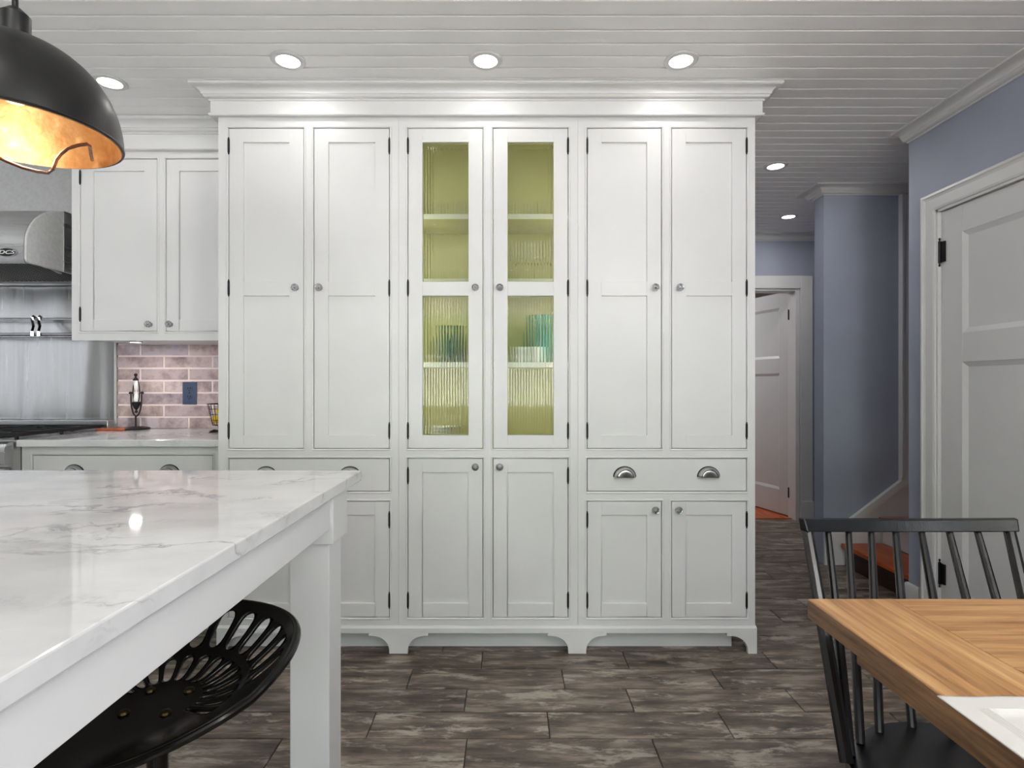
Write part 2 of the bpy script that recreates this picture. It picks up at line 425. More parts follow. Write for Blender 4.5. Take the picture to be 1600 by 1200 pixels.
fr = MB(); x0, x1 = RX-0.015, RX+0.09  # frame of the added right-wall opening, behind the camera
fr.box(x0, x1, FILL_WIN[0]-0.08, FILL_WIN[0]+0.03, 0.77, 2.23).box(x0, x1, FILL_WIN[1]-0.03, FILL_WIN[1]+0.08, 0.77, 2.23)
fr.box(x0, x1, FILL_WIN[0]+0.03, FILL_WIN[1]-0.03, 2.12, 2.23).box(x0, x1, FILL_WIN[0]+0.03, FILL_WIN[1]-0.03, 0.77, 0.88).box(x0+0.03, x1-0.02, -1.58, -1.52, 0.88, 2.12)
struct(fr.build('window_4', M['trim']))
struct(box('wall_light_block', mat('light_block_grey', (98,98,98), 0.9), None, -7.2, -7.0, -6, 8, -0.5, 4.5))  # unseen blocker added outside to dim the light from the left window
# garden outside the windows (seen only as reflections)
gr = struct(box('ground_outside', M['grass'], None, -9, 30, -40, BACK_Y-T-0.01, -0.5, -0.3))
struct(box('wall_garden', M['trim'], None, -9, 16, -14.2, -14.0, -0.3, 2.15))
hb = MB()
for i in range(56):
    x = -12 + (i%28)*1.0 + random.uniform(-0.3,0.3); h = random.uniform(1.3, 2.0)
    hb.lathe([(0.0,-h),(0.75,-h*0.6),(1.0,0.0),(0.7,h*0.7),(0.0,h)], (x, -15.4-(i//28)*0.8, 3.4+(i//28)*0.9+random.uniform(-0.3,0.3)), 8)
    hb.lathe([(0.12,-0.3),(0.10,3.0)], (x, -15.4-(i//28)*0.8, 0), 6)
h = hb.build('garden_trees', M['hedge'], smooth=True); h['kind'] = 'stuff'; tag(h, 'dark green trees beyond the pale garden wall behind the viewer', 'trees')
# room beyond the hall door
struct(box('floor_beyond_door', M['orange'], None, 0.9, 4.6, FARY+0.065, 7.6, -0.06, 0.004))
struct(MB().box(0.9, 4.6, 7.6, 7.7, 0, CZ).box(0.8, 0.9, FARY+T, 7.7, 0, CZ).box(4.6, 4.7, FARY+T, 7.7, 0, CZ).build('wall_room_beyond', M['back']))
struct(box('ceiling_beyond_door', M['ceil'], None, 0.8, 4.7, FARY+T, 7.7, CZ, CZ+0.1))

# crown mouldings: profile in (out, down) from ceiling corner
def crown_prof(out, down):
    pts = [(0, 0), (out, 0), (out, down*0.16), (out*0.86, down*0.2)]
    for i in range(6):
        t = i/5; a = t*PI/2
        pts.append((out*(0.86 - 0.42*math.sin(a)), down*(0.2 + 0.42*(1-math.cos(a)))))
    pts += [(out*0.40, down*0.66)]
    for i in range(5):
        t = i/4; a = t*PI/2
        pts.append((out*(0.38 - 0.26*(1-math.cos(a))), down*(0.70 + 0.2*math.sin(a))))
    pts += [(out*0.10, down), (0, down)]
    return pts
def sweep(path, prof, ztop, side=1):
    """sweep a (out, down) profile along an open XY path with mitred corners; 'out' is to the left of travel * side"""
    mb = MB(); n = len(path); k = len(prof); vs_ = []
    for i in range(n):
        p = Vector(path[i]); dirs = []
        if i > 0: dirs.append((p - Vector(path[i-1])).normalized())
        if i < n-1: dirs.append((Vector(path[i+1]) - p).normalized())
        ns = [Vector((-d.y, d.x))*side for d in dirs]
        nn = sum(ns, Vector((0,0))); nn.normalize(); s_ = 1/max(0.2, nn.dot(ns[0]))
        for (o_, d_) in prof:
            q = p + nn*o_*s_; vs_.append((q.x, q.y, ztop-d_))
    fs = []
    for i in range(n-1):
        for j in range(k):
            fs.append((i*k+j, i*k+(j+1)%k, (i+1)*k+(j+1)%k, (i+1)*k+j))
    fs += [tuple(range(k)), tuple(reversed(range((n-1)*k, n*k)))]
    return mb.add(vs_, fs)
cp = crown_prof(0.092, 0.047)
struct(sweep([(RX, BACK_Y), (RX, RE+0.001)], cp, CZ).build('trim_1', M['trim'], smooth=True))
cp2 = crown_prof(0.085, 0.055)
struct(sweep([(2.60, SY), (2.037, SY), (2.037, SY+0.11), (3.3, SY+0.11)], cp2, CZ, 1).build('trim_2', M['trim'], smooth=True))
struct(sweep([(1.06, FARY), (3.3, FARY)], cp2, CZ, -1).build('trim_3', M['trim'], smooth=True))
# baseboards
bp = [(0,0.0),(0.010,0.0),(0.014,0.012),(0.016,0.03),(0.016,0.15),(0,0.15)]
struct(sweep([(RX, BACK_Y), (RX, RD0-0.12)], bp, 0.15).build('baseboard_right', M['trim']))
struct(sweep([(RX, RD1+0.108), (RX, RE), (RX+0.1, RE)], bp, 0.155).build('baseboard_corner', M['trim']))
# far wall door casing + jambs + door leaf
c0 = MB(); yf = FARY-0.02
cw = 0.105
c0.box(DX1, DX1+cw, yf, FARY, 0.0, DZ+cw).box(DX0-cw, DX0, yf, FARY, 0.0, DZ+cw).box(DX0, DX1, yf, FARY, DZ, DZ+cw)
c0.box(DX1-0.035, DX1, FARY-0.005, FARY+T+0.01, 0, DZ).box(DX0, DX0+0.02, FARY-0.005, FARY+T+0.01, 0, DZ).box(DX0+0.02, DX1-0.035, FARY-0.005, FARY+T+0.01, DZ-0.02, DZ)
c0.box(DX1-0.002, DX1+cw+0.006, yf-0.008, yf, 0.0, 0.17)
struct(c0.build('trim_4', M['trim'], bevel=0.003))

def panel_door(name, width, height, thick, loc, ang, panels, stile):
    """leaf in local XZ, hinge edge at x=0, front face y=0 -> thickness towards +y; rotated about z"""
    R = Matrix.Rotation(ang, 4, 'Z'); Lc = Matrix.Translation(loc)
    MX = Lc @ R
    root = MB(); parts = []
    f = MB()
    f.box(0, stile, 0, thick, 0.008, height).box(width-stile, width, 0, thick, 0.008, height)
    zs = [0.008] + [z for p in panels for z in p] + [height]
    for i in range(0, len(zs), 2): f.box(stile, width-stile, 0, thick, zs[i], zs[i+1])
    f.v = [tuple(MX @ Vector(p)) for p in f.v]
    leaf = f.build(name, M['door'], None, 0.002)
    for (a, b) in panels:
        # recessed panel with sloped sticking
        p = MB(); e = 0.022; x0, x1 = stile, width-stile
        d = 0.010
        for (ya, yb, sgn) in ((0.001, 0.001+d, 1), (thick-0.001, thick-0.001-d, -1)):
            o1 = [(x0,ya,a),(x1,ya,a),(x1,ya,b),(x0,ya,b)]; i1 = [(x0+e,yb,a+e),(x1-e,yb,a+e),(x1-e,yb,b-e),(x0+e,yb,b-e)]
            p.add(o1+i1, [(0,1,5,4),(1,2,6,5),(2,3,7,6),(3,0,4,7),(4,5,6,7)])
        p.v = [tuple(MX @ Vector(q)) for q in p.v]
        p.build('panel', M['door'], leaf)
    return leaf, MX
PAN = [(0.19, 1.268), (1.402, 1.862)]
ang = math.atan2(0.70, -0.20)
leaf2, MX2 = panel_door('door_2', 0.76, 1.985, 0.038, (PX(1238, 4.99)+0.005, 4.99, 0.004), ang, [(0.22, 1.262), (1.40, 1.85)], 0.12)
struct(leaf2)
for z in (0.22, 1.78):
    hb = MB(); hx, hy = PX(1238, 4.96)+0.012, 4.965
    hb.lathe([(0.0,-0.055),(0.008,-0.052),(0.008,0.052),(0.0,0.055)], (hx, hy, z), 10).box(hx-0.045, hx+0.0, hy+0.004, hy+0.008, z-0.045, z+0.045).box(hx, hx+0.012, hy+0.006, hy+0.03, z-0.045, z+0.045)
    hb.lathe([(0.0,-0.072),(0.006,-0.066),(0.004,-0.055),(0.004,0.055),(0.006,0.066),(0.0,0.072)], (hx, hy, z), 8)
    hb.build('hinge', M['black'], leaf2)
# right wall door
c1 = MB(); xf = RX-0.02; cr_ = 0.085
CY = 2.800
prof_c = [(0,0),(0,0.016),(0.004,0.02),(0.014,0.021),(0.020,0.016),(0.03,0.013),(0.075,0.013),(0.085,0.010),(0.085,0)]
TOPC = RDZ+0.085
cs = sweep([(CY, 0.0), (CY, TOPC), (RD0-0.085, TOPC), (RD0-0.085, 0.0)], prof_c, 0.0, 1)
c1.add([(RX+z, x, y) for (x, y, z) in cs.v], cs.f)
c1.box(RX-0.004, RX+T, RD1-0.012, RD1+0.0, 0, RDZ).box(RX-0.004, RX+T, RD0, RD0+0.012, 0, RDZ).box(RX-0.004, RX+T, RD0, RD1, RDZ-0.012, RDZ)
struct(c1.build('trim_5', M['trim']))
leaf1, MX1 = panel_door('door_1', 0.785, 1.985, 0.038, (RX+0.012, RD1-0.014, 0.004), -PI/2, PAN, 0.125)
# leaf local +x -> world -y ; local y -> world +x
struct(leaf1)
for z in (0.27, 1.80):
    hb = MB(); hx, hy = RX+0.004, RD1-0.012
    hb.lathe([(0.0,-0.055),(0.007,-0.052),(0.007,0.052),(0.0,0.055)], (hx, hy, z), 10).lathe([(0.0,-0.07),(0.006,-0.064),(0.003,-0.055),(0.003,0.055),(0.006,0.064),(0.0,0.07)], (hx, hy, z), 8)
    hb.box(hx-0.0, hx+0.012, hy-0.03, hy-0.003, z-0.048, z+0.048)
    hb.build('hinge', M['black'], leaf1)
kb = MB().lathe([(0.026,0),(0.026,0.006),(0.009,0.01),(0.009,0.035),(0.024,0.045),(0.028,0.058),(0.020,0.07),(0,0.073)], (RX+0.012, RD1-0.74, 0.98), 18, Matrix.Rotation(-PI/2, 3, 'Y'))
kb.build('door_knob', M['black'], leaf1, smooth=True)
box('back_of_doorway', M['back'], None, RX+T+0.002, RX+T+0.03, RD0-0.1, RD1+0.05, 0, 2.1)['kind'] = 'structure'

# stairs: skirt board, wainscot, trims, steps rising towards +X
SF = SY - 0.018
sk = MB()
zA, xA = 0.531, 2.575; zB, xB = 0.150, 2.075
sl = (zA-zB)/(xA-xB)
sk.prism([(2.037+0.0, 0.0), (4.45, 0.0), (4.45, zA+0.02), (xA, zA+0.02), (xA-0.03, zA-0.03*sl), (xB, zB), (2.037+0.0, zB)], 'y', SF, SY-0.001)
struct(sk.build('trim_6', M['trim'], bevel=0.002))
tr = MB(); wd = 0.05
nx, nz = -sl/math.hypot(1,sl), 1/math.hypot(1,sl)
tr.prism([(xB-0.01, zB-0.008), (xA, zA), (xA, zA+wd/nz*0.9), (xB-0.01, zB+wd*0.9/nz-0.008)], 'y', SF-0.012, SY-0.0005)
tr.box(xA-0.052, xA+0.06, SF-0.0125, SY-0.0005, zA+0.002, CZ-0.057).box(xA+0.012, xA+0.03, SF-0.022, SF-0.0125, zA+0.002, CZ-0.057).box(xA-0.052, xA-0.04, SF-0.02, SF-0.012, zA+0.04, CZ-0.055)
struct(tr.build('trim_7', M['trim']))
st = thing('staircase', (2.17, 3.3, 0), 'enclosed staircase rising to the right with orange varnished wooden treads', 'stairs')
for i in range(6):
    x0 = 2.155 + 0.24*i; z = 0.15 + 0.17*i
    box('tread', M['orange'], st, x0-0.03, x0+0.235, RE+0.004, SF-0.022, z-0.028, z, 0.006)
    box('riser', M['riser'] if i == 0 else M['trim'], st, x0, x0+0.02, RE+0.004, SF-0.022, (z-0.17 if i else 0.001)+0.001, z-0.029)  # first riser is dark brown, the others white
box('side_carcass', M['trim'], st, 2.20, 3.6, SF-0.021, SF-0.0135, 0.001, 0.12)

# ------------------------------------------------------------------ recessed ceiling lights
def can_light(label):
    t = thing('recessed_ceiling_light', (0, 0, CZ), label, 'ceiling light', 'recessed ceiling lights')
    tr_ = MB().lathe([(0.046,0.004),(0.046,-0.006),(0.062,-0.006),(0.066,-0.003),(0.066,-0.0002),(0.05,0.004)], (0,0,CZ), 40, None, True).build('trim_ring', M['trim'], t, smooth=True)
    tr_.location = (0,0,-CZ)
    ln = MB().lathe([(0.0,-0.0045),(0.046,-0.0045),(0.046,0.002),(0.0,0.002)], (0,0,CZ), 32).build('lens', M['lamp'], t); ln.location = (0,0,-CZ)
    return t
cans = [(PX(450,2.239), 2.239, 'recessed ceiling light above the left end of the tall white cabinets', 1),
        (PX(759,2.239), 2.239, 'recessed ceiling light above the glass-fronted middle cabinet', 1),
        (PX(1064,2.239), 2.239, 'recessed ceiling light above the right end of the tall white cabinets', 1),
        (PX(172,2.40), 2.40, 'recessed ceiling light beside the black pendant shade, before the wall cabinet', 1),
        (PX(1212,3.322), 3.322, 'nearer of the two recessed ceiling lights in the hallway', 0),
        (PX(1232,4.324), 4.324, 'farther of the two recessed ceiling lights in the hallway', 0)]
c0_ = can_light(cans[0][2]); proto = c0_
for i, (x, y, lab, kit) in enumerate(cans):
    o = proto if i == 0 else copy_tree(proto)
    o.location = (x, y, CZ); o['label'] = lab
    area('can_and_fill_light', (x, y, CZ-0.012), (0,0,0), 0.08, 0.08, CAN_POWER if kit else HALL_POWER, (1,0.97,0.93), shape='DISK')
for i, (x, y) in enumerate([(-0.9,0.5),(0.7,0.45),(-2.4,0.5),(1.35,-0.2),(-0.9,-1.2),(0.9,-1.2)]):  # no fixtures here: unseen overhead lights added as even fill
    area('can_and_fill_light', (x, y, CZ-0.012), (0,0,0), 0.09, 0.09, REAR_FILL_POWER, (1,0.97,0.93), shape='DISK')
area('room_beyond_fill', (1.5, 6.0, CZ-0.05), (0,0,0), 0.5, 0.5, 14, (1,0.99,0.97))  # unseen light added to brighten the hall door leaf

# ================================================================== TALL CABINETS
FY = 2.470
def x_(px): return PX(px, FY)
def z_(py): return PZ(py, FY)
BODY_TOP = z_(184); BASE_TOP = PZ(979, 2.458)
def shaker(parent, px0, px1, py0, py1, panels, hinge_side, hinges, knob, glass=False, Yf=None, xs=None, zs=None, stile=22, name='door'):
    """inset door; all dims are measured frame pixels at the face plane"""
    Y = Yf or FY; X = xs or x_; Z = zs or z_
    e = 0.0026
    a, b, c, d = X(px0)+e, X(px1)-e, Z(py1)+e, Z(py0)-e
    th = 0.021; y0 = Y+0.001; sw = stile/F*Y
    m = MB(); m.box(a, a+sw, y0, y0+th, c, d).box(b-sw, b, y0, y0+th, c, d)
    edges = [d] + [v for p in panels for v in (Z(p[0]), Z(p[1]))] + [c]
    for i in range(0, len(edges), 2): m.box(a+sw, b-sw, y0, y0+th, edges[i+1], edges[i])
    dr = m.build(name, M['cab'], parent, 0.0012)
    for p in panels:
        zt, zb = Z(p[0]), Z(p[1])
        if not glass:
            MB().box(a+sw-0.003, b-sw+0.003, y0+0.009, y0+0.014, zb-0.003, zt+0.003).build('panel', M['cab'], dr)
        else:
            gx0, gx1 = a+sw-0.001, b-sw+0.001; n = 17; pitch = (gx1-gx0)/n; sub = 6; pts = []
            for i in range(n*sub+1):
                t = i/sub; pts.append((gx0+t*pitch, y0+0.0085 - 0.0022*abs(math.sin(PI*t))))
            poly = pts + [(gx1, y0+0.0125), (gx0, y0+0.0125)]
            vs2 = []; k = len(pts)
            for zz in (zb+0.0002, zt-0.0002):
                vs2 += [(q[0], q[1], zz) for q in pts] + [(q[0], y0+0.0125, zz) for q in pts]
            fs2 = []
            for i in range(k-1):
                fs2 += [(i, i+1, 2*k+i+1, 2*k+i), (k+i+1, k+i, 3*k+i, 3*k+i+1), (i+1, i, k+i, k+i+1), (2*k+i, 2*k+i+1, 3*k+i+1, 3*k+i)]
            fs2 += [(0, 2*k, 3*k, k), (k-1, 2*k-1, 4*k-1, 3*k-1)]
            gp = MB().add(vs2, fs2).build('reeded_glass_pane', M['reed'], dr, smooth=True)
            fr = MB(); yy0, yy1 = y0+0.013, y0+0.0205; w_ = 0.004
            fr.box(gx0, gx0+w_, yy0, yy1, zb, zt).box(gx1-w_, gx1, yy0, yy1, zb, zt).box(gx0+w_, gx1-w_, yy0, yy1, zt-w_, zt).box(gx0+w_, gx1-w_, yy0, yy1, zb, zb+w_)
            fr.build('glazing_bead', M['olive'], dr)
    hx = a-e*0.6 if hinge_side == 'l' else b+e*0.6
    for hz in hinges:
        z = Z(hz); r = 0.0048
        MB().lathe([(0,-0.038),(0.003,-0.036),(0.0035,-0.030),(r,-0.029),(r,0.029),(0.0035,0.030),(0.003,0.036),(0,0.038)], (hx, y0-0.002, z), 12).build('hinge', M['black'], dr, smooth=True)
    kx, kz = X(knob[0]), Z(knob[1])
    kn = MB().lathe([(0.0,-0.001),(0.0115,-0.001),(0.0115,0.003),(0.006,0.005),(0.005,0.012),(0.0,0.012)], (kx, y0, kz), 16, ROT_NY).build('knob', M['chrome'], dr, smooth=True)
    # faceted crystal head as part of the knob
    cr_m = MB().lathe([(0.0,0.011),(0.008,0.0112),(0.0165,0.018),(0.0165,0.024),(0.0125,0.031),(0.0065,0.0335),(0.0,0.034)], (kx, y0, kz), 10, ROT_NY)
    cr_o = cr_m.build('crystal_head', M['crystal'], dr)
    co = MB().lathe([(0.0,0.0125),(0.006,0.013),(0.0045,0.022),(0.0,0.026)], (kx, y0, kz), 8, ROT_NY).build('knob_core', M['chrome'], dr)
    return dr
def cup_pull(dr, cx, cz, y0, r=0.047):
    # half-dome cup pull, open below
    m = MB(); n = 18; k = 6; vs_ = []; fs = []
    for i in range(n+1):
        a = PI*i/n
        for j in range(k+1):
            b = PI/2*j/k
            rr = r*(0.60+0.40*math.cos(b)); dep = 0.024*math.sin(b)
            sc_ = rr if j < k else r*0.60
            vs_.append((cx+math.cos(a)*sc_, y0-dep-0.001, cz+math.sin(a)*sc_*0.92))
    for i in range(n):
        for j in range(k):
            fs.append((i*(k+1)+j, (i+1)*(k+1)+j, (i+1)*(k+1)+j+1, i*(k+1)+j+1))
    # front disc
    c_i = len(vs_); vs_.append((cx, y0-0.025, cz+0.0))
    for i in range(n): fs.append((i*(k+1)+k, (i+1)*(k+1)+k, c_i))
    o = m.add(vs_, fs).build('cup_pull', M['pull'], dr, smooth=True)
    sd = o.modifiers.new('solid', 'SOLIDIFY'); sd.thickness = 0.002; sd.offset = -1
    rim = [(cx+math.cos(PI*i/20)*r*1.0, y0-0.002, cz+math.sin(PI*i/20)*r*0.92) for i in range(21)]
    MB().tube(rim, 0.0032, 8).build('pull_rim', M['black'], dr, smooth=True)
    rim = [(cx+math.cos(PI*i/20)*r*0.72, y0-0.022, cz+math.sin(PI*i/20)*r*0.66) for i in range(21)]
    MB().tube(rim, 0.0024, 8).build('pull_groove', M['black'], dr, smooth=True)
M['pull'] = mat('pewter_cup_pull', (188,188,190), 0.3, 1.0)
def drawer(parent, px0, px1, py0, py1, pulls, Yf=None, xs=None, zs=None):
    Y = Yf or FY; X = xs or x_; Z = zs or z_; e = 0.0028
    dr = box('drawer', M['cab'], parent, X(px0)+e, X(px1)-e, Y+0.001, Y+0.022, Z(py1)+e, Z(py0)-e, 0.0012)
    for (a, b) in pulls: cup_pull(dr, X(a), Z(b), Y+0.001)
    return dr
def face_frame(parent, px0, px1, ztop, zbot, openings, Y=None, xs=None, zs=None):
    """openings: list of columns/rows (px0,px1,py0,py1); the frame is a grid cut by them"""
    Y = Y or FY; X = xs or x_; Z = zs or z_
    xl, xr = X(px0)+0.0004, X(px1)-0.0004
    ops = [(X(a), X(b), Z(d), Z(c)) for a, b, c, d in openings]
    xsv = sorted({xl, xr} | {o[0] for o in ops} | {o[1] for o in ops}); zsv = sorted({ztop, zbot} | {o[2] for o in ops} | {o[3] for o in ops})
    bm = bmesh.new(); idx = {}
    def vert(x, z, y):
        k = (round(x,5), round(z,5), round(y,4))
        if k not in idx: idx[k] = bm.verts.new((x, y, z))
        return idx[k]
    solid = {}
    for i in range(len(xsv)-1):
        for j in range(len(zsv)-1):
            cx, cz = (xsv[i]+xsv[i+1])/2, (zsv[j]+zsv[j+1])/2
            solid[i,j] = not any(o[0] < cx < o[1] and o[2] < cz < o[3] for o in ops)
    y0, y1 = Y, Y+0.024
    for (i, j), s_ in solid.items():
        if not s_: continue
        a, b, c, d = xsv[i], xsv[i+1], zsv[j], zsv[j+1]
        bm.faces.new([vert(a,c,y0), vert(b,c,y0), vert(b,d,y0), vert(a,d,y0)])
        bm.faces.new([vert(a,d,y1), vert(b,d,y1), vert(b,c,y1), vert(a,c,y1)])
        for (di, dj, p, q) in ((-1,0,(a,d),(a,c)), (1,0,(b,c),(b,d)), (0,-1,(a,c),(b,c)), (0,1,(b,d),(a,d))):
            if not solid.get((i+di, j+dj), False):
                bm.faces.new([vert(p[0],p[1],y0), vert(p[0],p[1],y1), vert(q[0],q[1],y1), vert(q[0],q[1],y0)])
    me = bpy.data.meshes.new('face_frame'); bm.to_mesh(me); bm.free(); me.materials.append(M['cab'])
    o = bpy.data.objects.new('face_frame', me); COL.objects.link(o); o.parent = parent; o.location = -parent.location
    # bead around each opening
    bd = MB(); r = 0.0042
    for (a, b, c, d) in ops:
        q = r+0.0006
        loop = [(a-q, c-q), (b+q, c-q), (b+q, d+q), (a-q, d+q)]
        for t in range(4):
            p, s2 = loop[t], loop[(t+1)%4]
            bd.tube([(p[0], Y-0.0003, p[1]), (s2[0], Y-0.0003, s2[1])], r, 8)
    bd.build('bead', M['cab'], o, smooth=True)
    return o
def carcass(parent, xa, xb, ya, yb, za, zb, m_out, t=0.018):
    c = MB().box(xa, xa+t, ya, yb, za, zb).box(xb-t, xb, ya, yb, za, zb).box(xa+t, xb-t, ya, yb, za, za+t).box(xa+t, xb-t, ya, yb, zb-t, zb).box(xa+t, xb-t, yb-0.01, yb, za+t, zb-t)
    return c.build('carcass', m_out, parent)

U = [(341, 623), (623, 903), (903, 1180)]
TALL_H = [228, 450, 673]
specs = [dict(dx=[(357,475),(490,609)], kn=[463,500]), dict(dx=[(637,755),(770,888)], kn=[743,781]), dict(dx=[(917,1034),(1049,1167)], kn=[1023,1061])]
labels = ['tall white pantry cabinet at the left, partly behind the island', 'tall white display cabinet in the middle with reeded glass doors', 'tall white pantry cabinet at the right end beside the hallway']
names = ['pantry_cabinet', 'display_cabinet', 'pantry_cabinet']
cabs = []
for u in range(3):
    a, b = U[u]; sp_ = specs[u]
    t = thing(names[u], (x_((a+b)/2), 2.9, BASE_TOP), labels[u], 'cabinet', 'row of tall white kitchen cabinets'); cabs.append(t)
    (d0a, d0b), (d1a, d1b) = sp_['dx']
    ops = [(d0a, d0b, 200, 701), (d1a, d1b, 200, 701)]
    if u == 1: ops += [(d0a, d0b, 716, 965), (d1a, d1b, 716, 965)]
    else: ops += [(d0a, d1b, 716, 768), (d0a, d0b, 783, 965), (d1a, d1b, 783, 965)]
    face_frame(t, a, b, BODY_TOP+0.02, BASE_TOP+0.0006, ops)
    xa, xb = x_(a)+0.0006, x_(b)-0.0006
    if u != 1:
        carcass(t, xa, xb, FY+0.0245, WALLB-0.004, BASE_TOP+0.0006, BODY_TOP+0.02, M['cab'])
    else:
        zmid = z_(708)
        carcass(t, xa, xb, FY+0.0245, WALLB-0.004, BASE_TOP+0.0006, zmid, M['cab'])
        carcass(t, xa, xb, FY+0.0245, 2.81, zmid+0.001, BODY_TOP+0.02, M['olive'])
    gl = (u == 1)
    for i, (p, q) in enumerate(sp_['dx']):
        hs = 'l' if i == 0 else 'r'
        shaker(t, p, q, 200, 701, [(222,440),(462,680)], hs, TALL_H, (sp_['kn'][i], 450), glass=gl, name='glass_door' if gl else 'door')
        if u == 1: shaker(t, p, q, 716, 965, [(738,943)], hs, [743, 938], (sp_['kn'][i], 729))
        else: shaker(t, p, q, 783, 965, [(805,943)], hs, [812, 938], ((sp_['kn'][i] if u == 0 else (1023,1059)[i]), 796))
    if u != 1:
        pl = [(976,745),(1107,745)] if u == 2 else [(416,745),(547,745)]
        drawer(t, d0a, d1b, 716, 768, pl)
# shelves inside the display cabinet
dc = cabs[1]; sx0, sx1 = x_(623)+0.02, x_(903)-0.02
SH1, SH2, SH3 = PZ(334, 2.53), PZ(566, 2.53), 1.643
for z in (SH1, SH2, SH3):
    so_ = box('shelf', M['olive'], dc, sx0, sx1, 2.5395, 2.795, z-0.021, z, 0.001)
    box('shelf_edge', M['shelf'], so_, sx0, sx1, 2.535, 2.539, z-0.022, z+0.0004)
box('centre_post', M['cab'], dc, x_(757), x_(768), FY+0.0245, FY+0.05, z_(701), z_(200))
for sx_, sg in ((sx0+0.012, 1), (sx1-0.012, -1)):  # added strips standing in for light that enters through the panes
    zc_ = (z_(680)+z_(222))/2; hl = z_(222)-z_(680)
    box('fill_strip', M['chrome'], dc, sx_-0.008, sx_+0.008, 2.508, 2.512, zc_-hl/2, zc_+hl/2)
    area('cabinet_fill', (sx_, 2.514, zc_), (PI/2, 0, -sg*PI/5), 0.012, hl, CABINET_FILL_POWER, (1,0.97,0.9))
# cornice: frieze + crown, with returns at both ends
cn = thing('cornice', (x_(760), 2.44, BODY_TOP), 'deep white cornice crowning the three tall cabinets', 'moulding')
q = 0.0229; xl, xr = x_(341), x_(1180)
ZF = 2.395
mb = MB().box(xl-q, xr+q, FY-q, FY-0.0008, z_(185)+0.004, CZ-0.001)
mb.box(xl-q, xl-0.0008, FY-0.0008, WALLB-0.005, z_(185)+0.004, CZ-0.001).box(xr+0.0008, xr+q, FY-0.0008, WALLB-0.005, z_(185)+0.004, CZ-0.001)
mb.build('frieze_board', M['cab'], cn, 0.0015)
lipp = [(0,0),(0.006,0),(0.006,0.006),(0.002,0.010),(0,0.010)]
sweep([(xl-q, WALLB-0.005), (xl-q, FY-q), (xr+q, FY-q), (xr+q, WALLB-0.005)], lipp, z_(181), -1).build('frieze_lip', M['cab'], cn)
def crown_big(out, down):
    pts = [(0,0),(out,0),(out,down*0.17),(out*0.95,down*0.19),(out*0.95,down*0.22)]
    for i in range(1, 10):
        a = i/9*PI/2
        pts.append((out*(0.93-0.50*math.sin(a)), down*(0.22+0.44*(1-math.cos(a)))))
    pts += [(out*0.37, down*0.665), (out*0.37, down*0.71)]
    for i in range(1, 8):
        a = i/7*PI/2
        pts.append((out*(0.35-0.22*(1-math.cos(a))), down*(0.71+0.17*math.sin(a))))
    pts += [(out*0.09, down*0.90), (out*0.09, down), (0, down)]
    return pts
sweep([(xl-q, WALLB-0.005), (xl-q, FY-q), (xr+q, FY-q), (xr+q, WALLB-0.005)], crown_big(0.062, CZ-0.001-ZF), CZ-0.001, -1).build('crown', M['cab'], cn, smooth=True)

# plinth with bracket feet
PY = 2.458
def xb_(px): return PX(px, PY)
def zb_(py): return PZ(py, PY)
pt = thing('plinth', (xb_(760), 2.5, 0), 'white plinth with scrolled bracket feet under the tall cabinets', 'plinth')
ap = MB().box(xb_(341)-0.006, xb_(1183), PY, PY+0.02, zb_(989), zb_(982))
ap.v = []; ap.f = []
ap.prism([(PY,zb_(989.5)),(PY+0.02,zb_(989.5)),(PY+0.02,zb_(979)),(PY+0.009,zb_(979)),(PY,zb_(982))], 'x', xb_(338), xb_(1183))
ap.box(xb_(1183)-0.02, xb_(1183), PY+0.02, WALLB-0.01, zb_(989.5), zb_(979)).box(xb_(338), xb_(338)+0.02, PY+0.02, WALLB-0.01, zb_(989.5), zb_(979))
ap.build('apron', M['cab'], pt, 0.001)
def foot(cx0, cx1, left, right):
    """foot block between px cx0..cx1, with quarter-round brackets reaching px left / right"""
    zt = zb_(989.3); zb = 0.001; zs = zb_(994)
    pts = [(xb_(cx0), zb), (xb_(cx1), zb)]
    def arc(xc, xo):   # from foot side up to bracket tip
        out_ = []
        for i in range(11):
            a = i/10*PI/2
            out_.append((xc + (xo-xc)*(1-math.cos(a)), zb + 0.012 + (zs-zb-0.012)*math.sin(a)))
        return out_
    if right: pts += arc(xb_(cx1), xb_(right-7)) + [(xb_(right), zs), (xb_(right), zt)]
    else: pts += [(xb_(cx1), zt)]
    if left: pts += [(xb_(left), zt), (xb_(left), zs)] + list(reversed(arc(xb_(cx0), xb_(left+7))))
    else: pts += [(xb_(cx0), zt)]
    MB().prism(pts, 'y', PY, PY+0.02).build('bracket_foot', M['cab'], pt, 0.001)
foot(608, 637, 576, 669); foot(888, 916, 856, 948); foot(1169, 1183, 1136, None); foot(338, 352, None, 385)
MB().box(xb_(1183)-0.02, xb_(1183), PY+0.0205, PY+0.10, 0.001, zb_(989.8)).box(xb_(338), xb_(338)+0.02, PY+0.0205, PY+0.10, 0.001, zb_(989.8)).build('foot_return', M['cab'], pt)
box('toe_kick', M['cab'], pt, xb_(345), 0.989, 2.53, 2.55, 0.001, BASE_TOP-0.003)

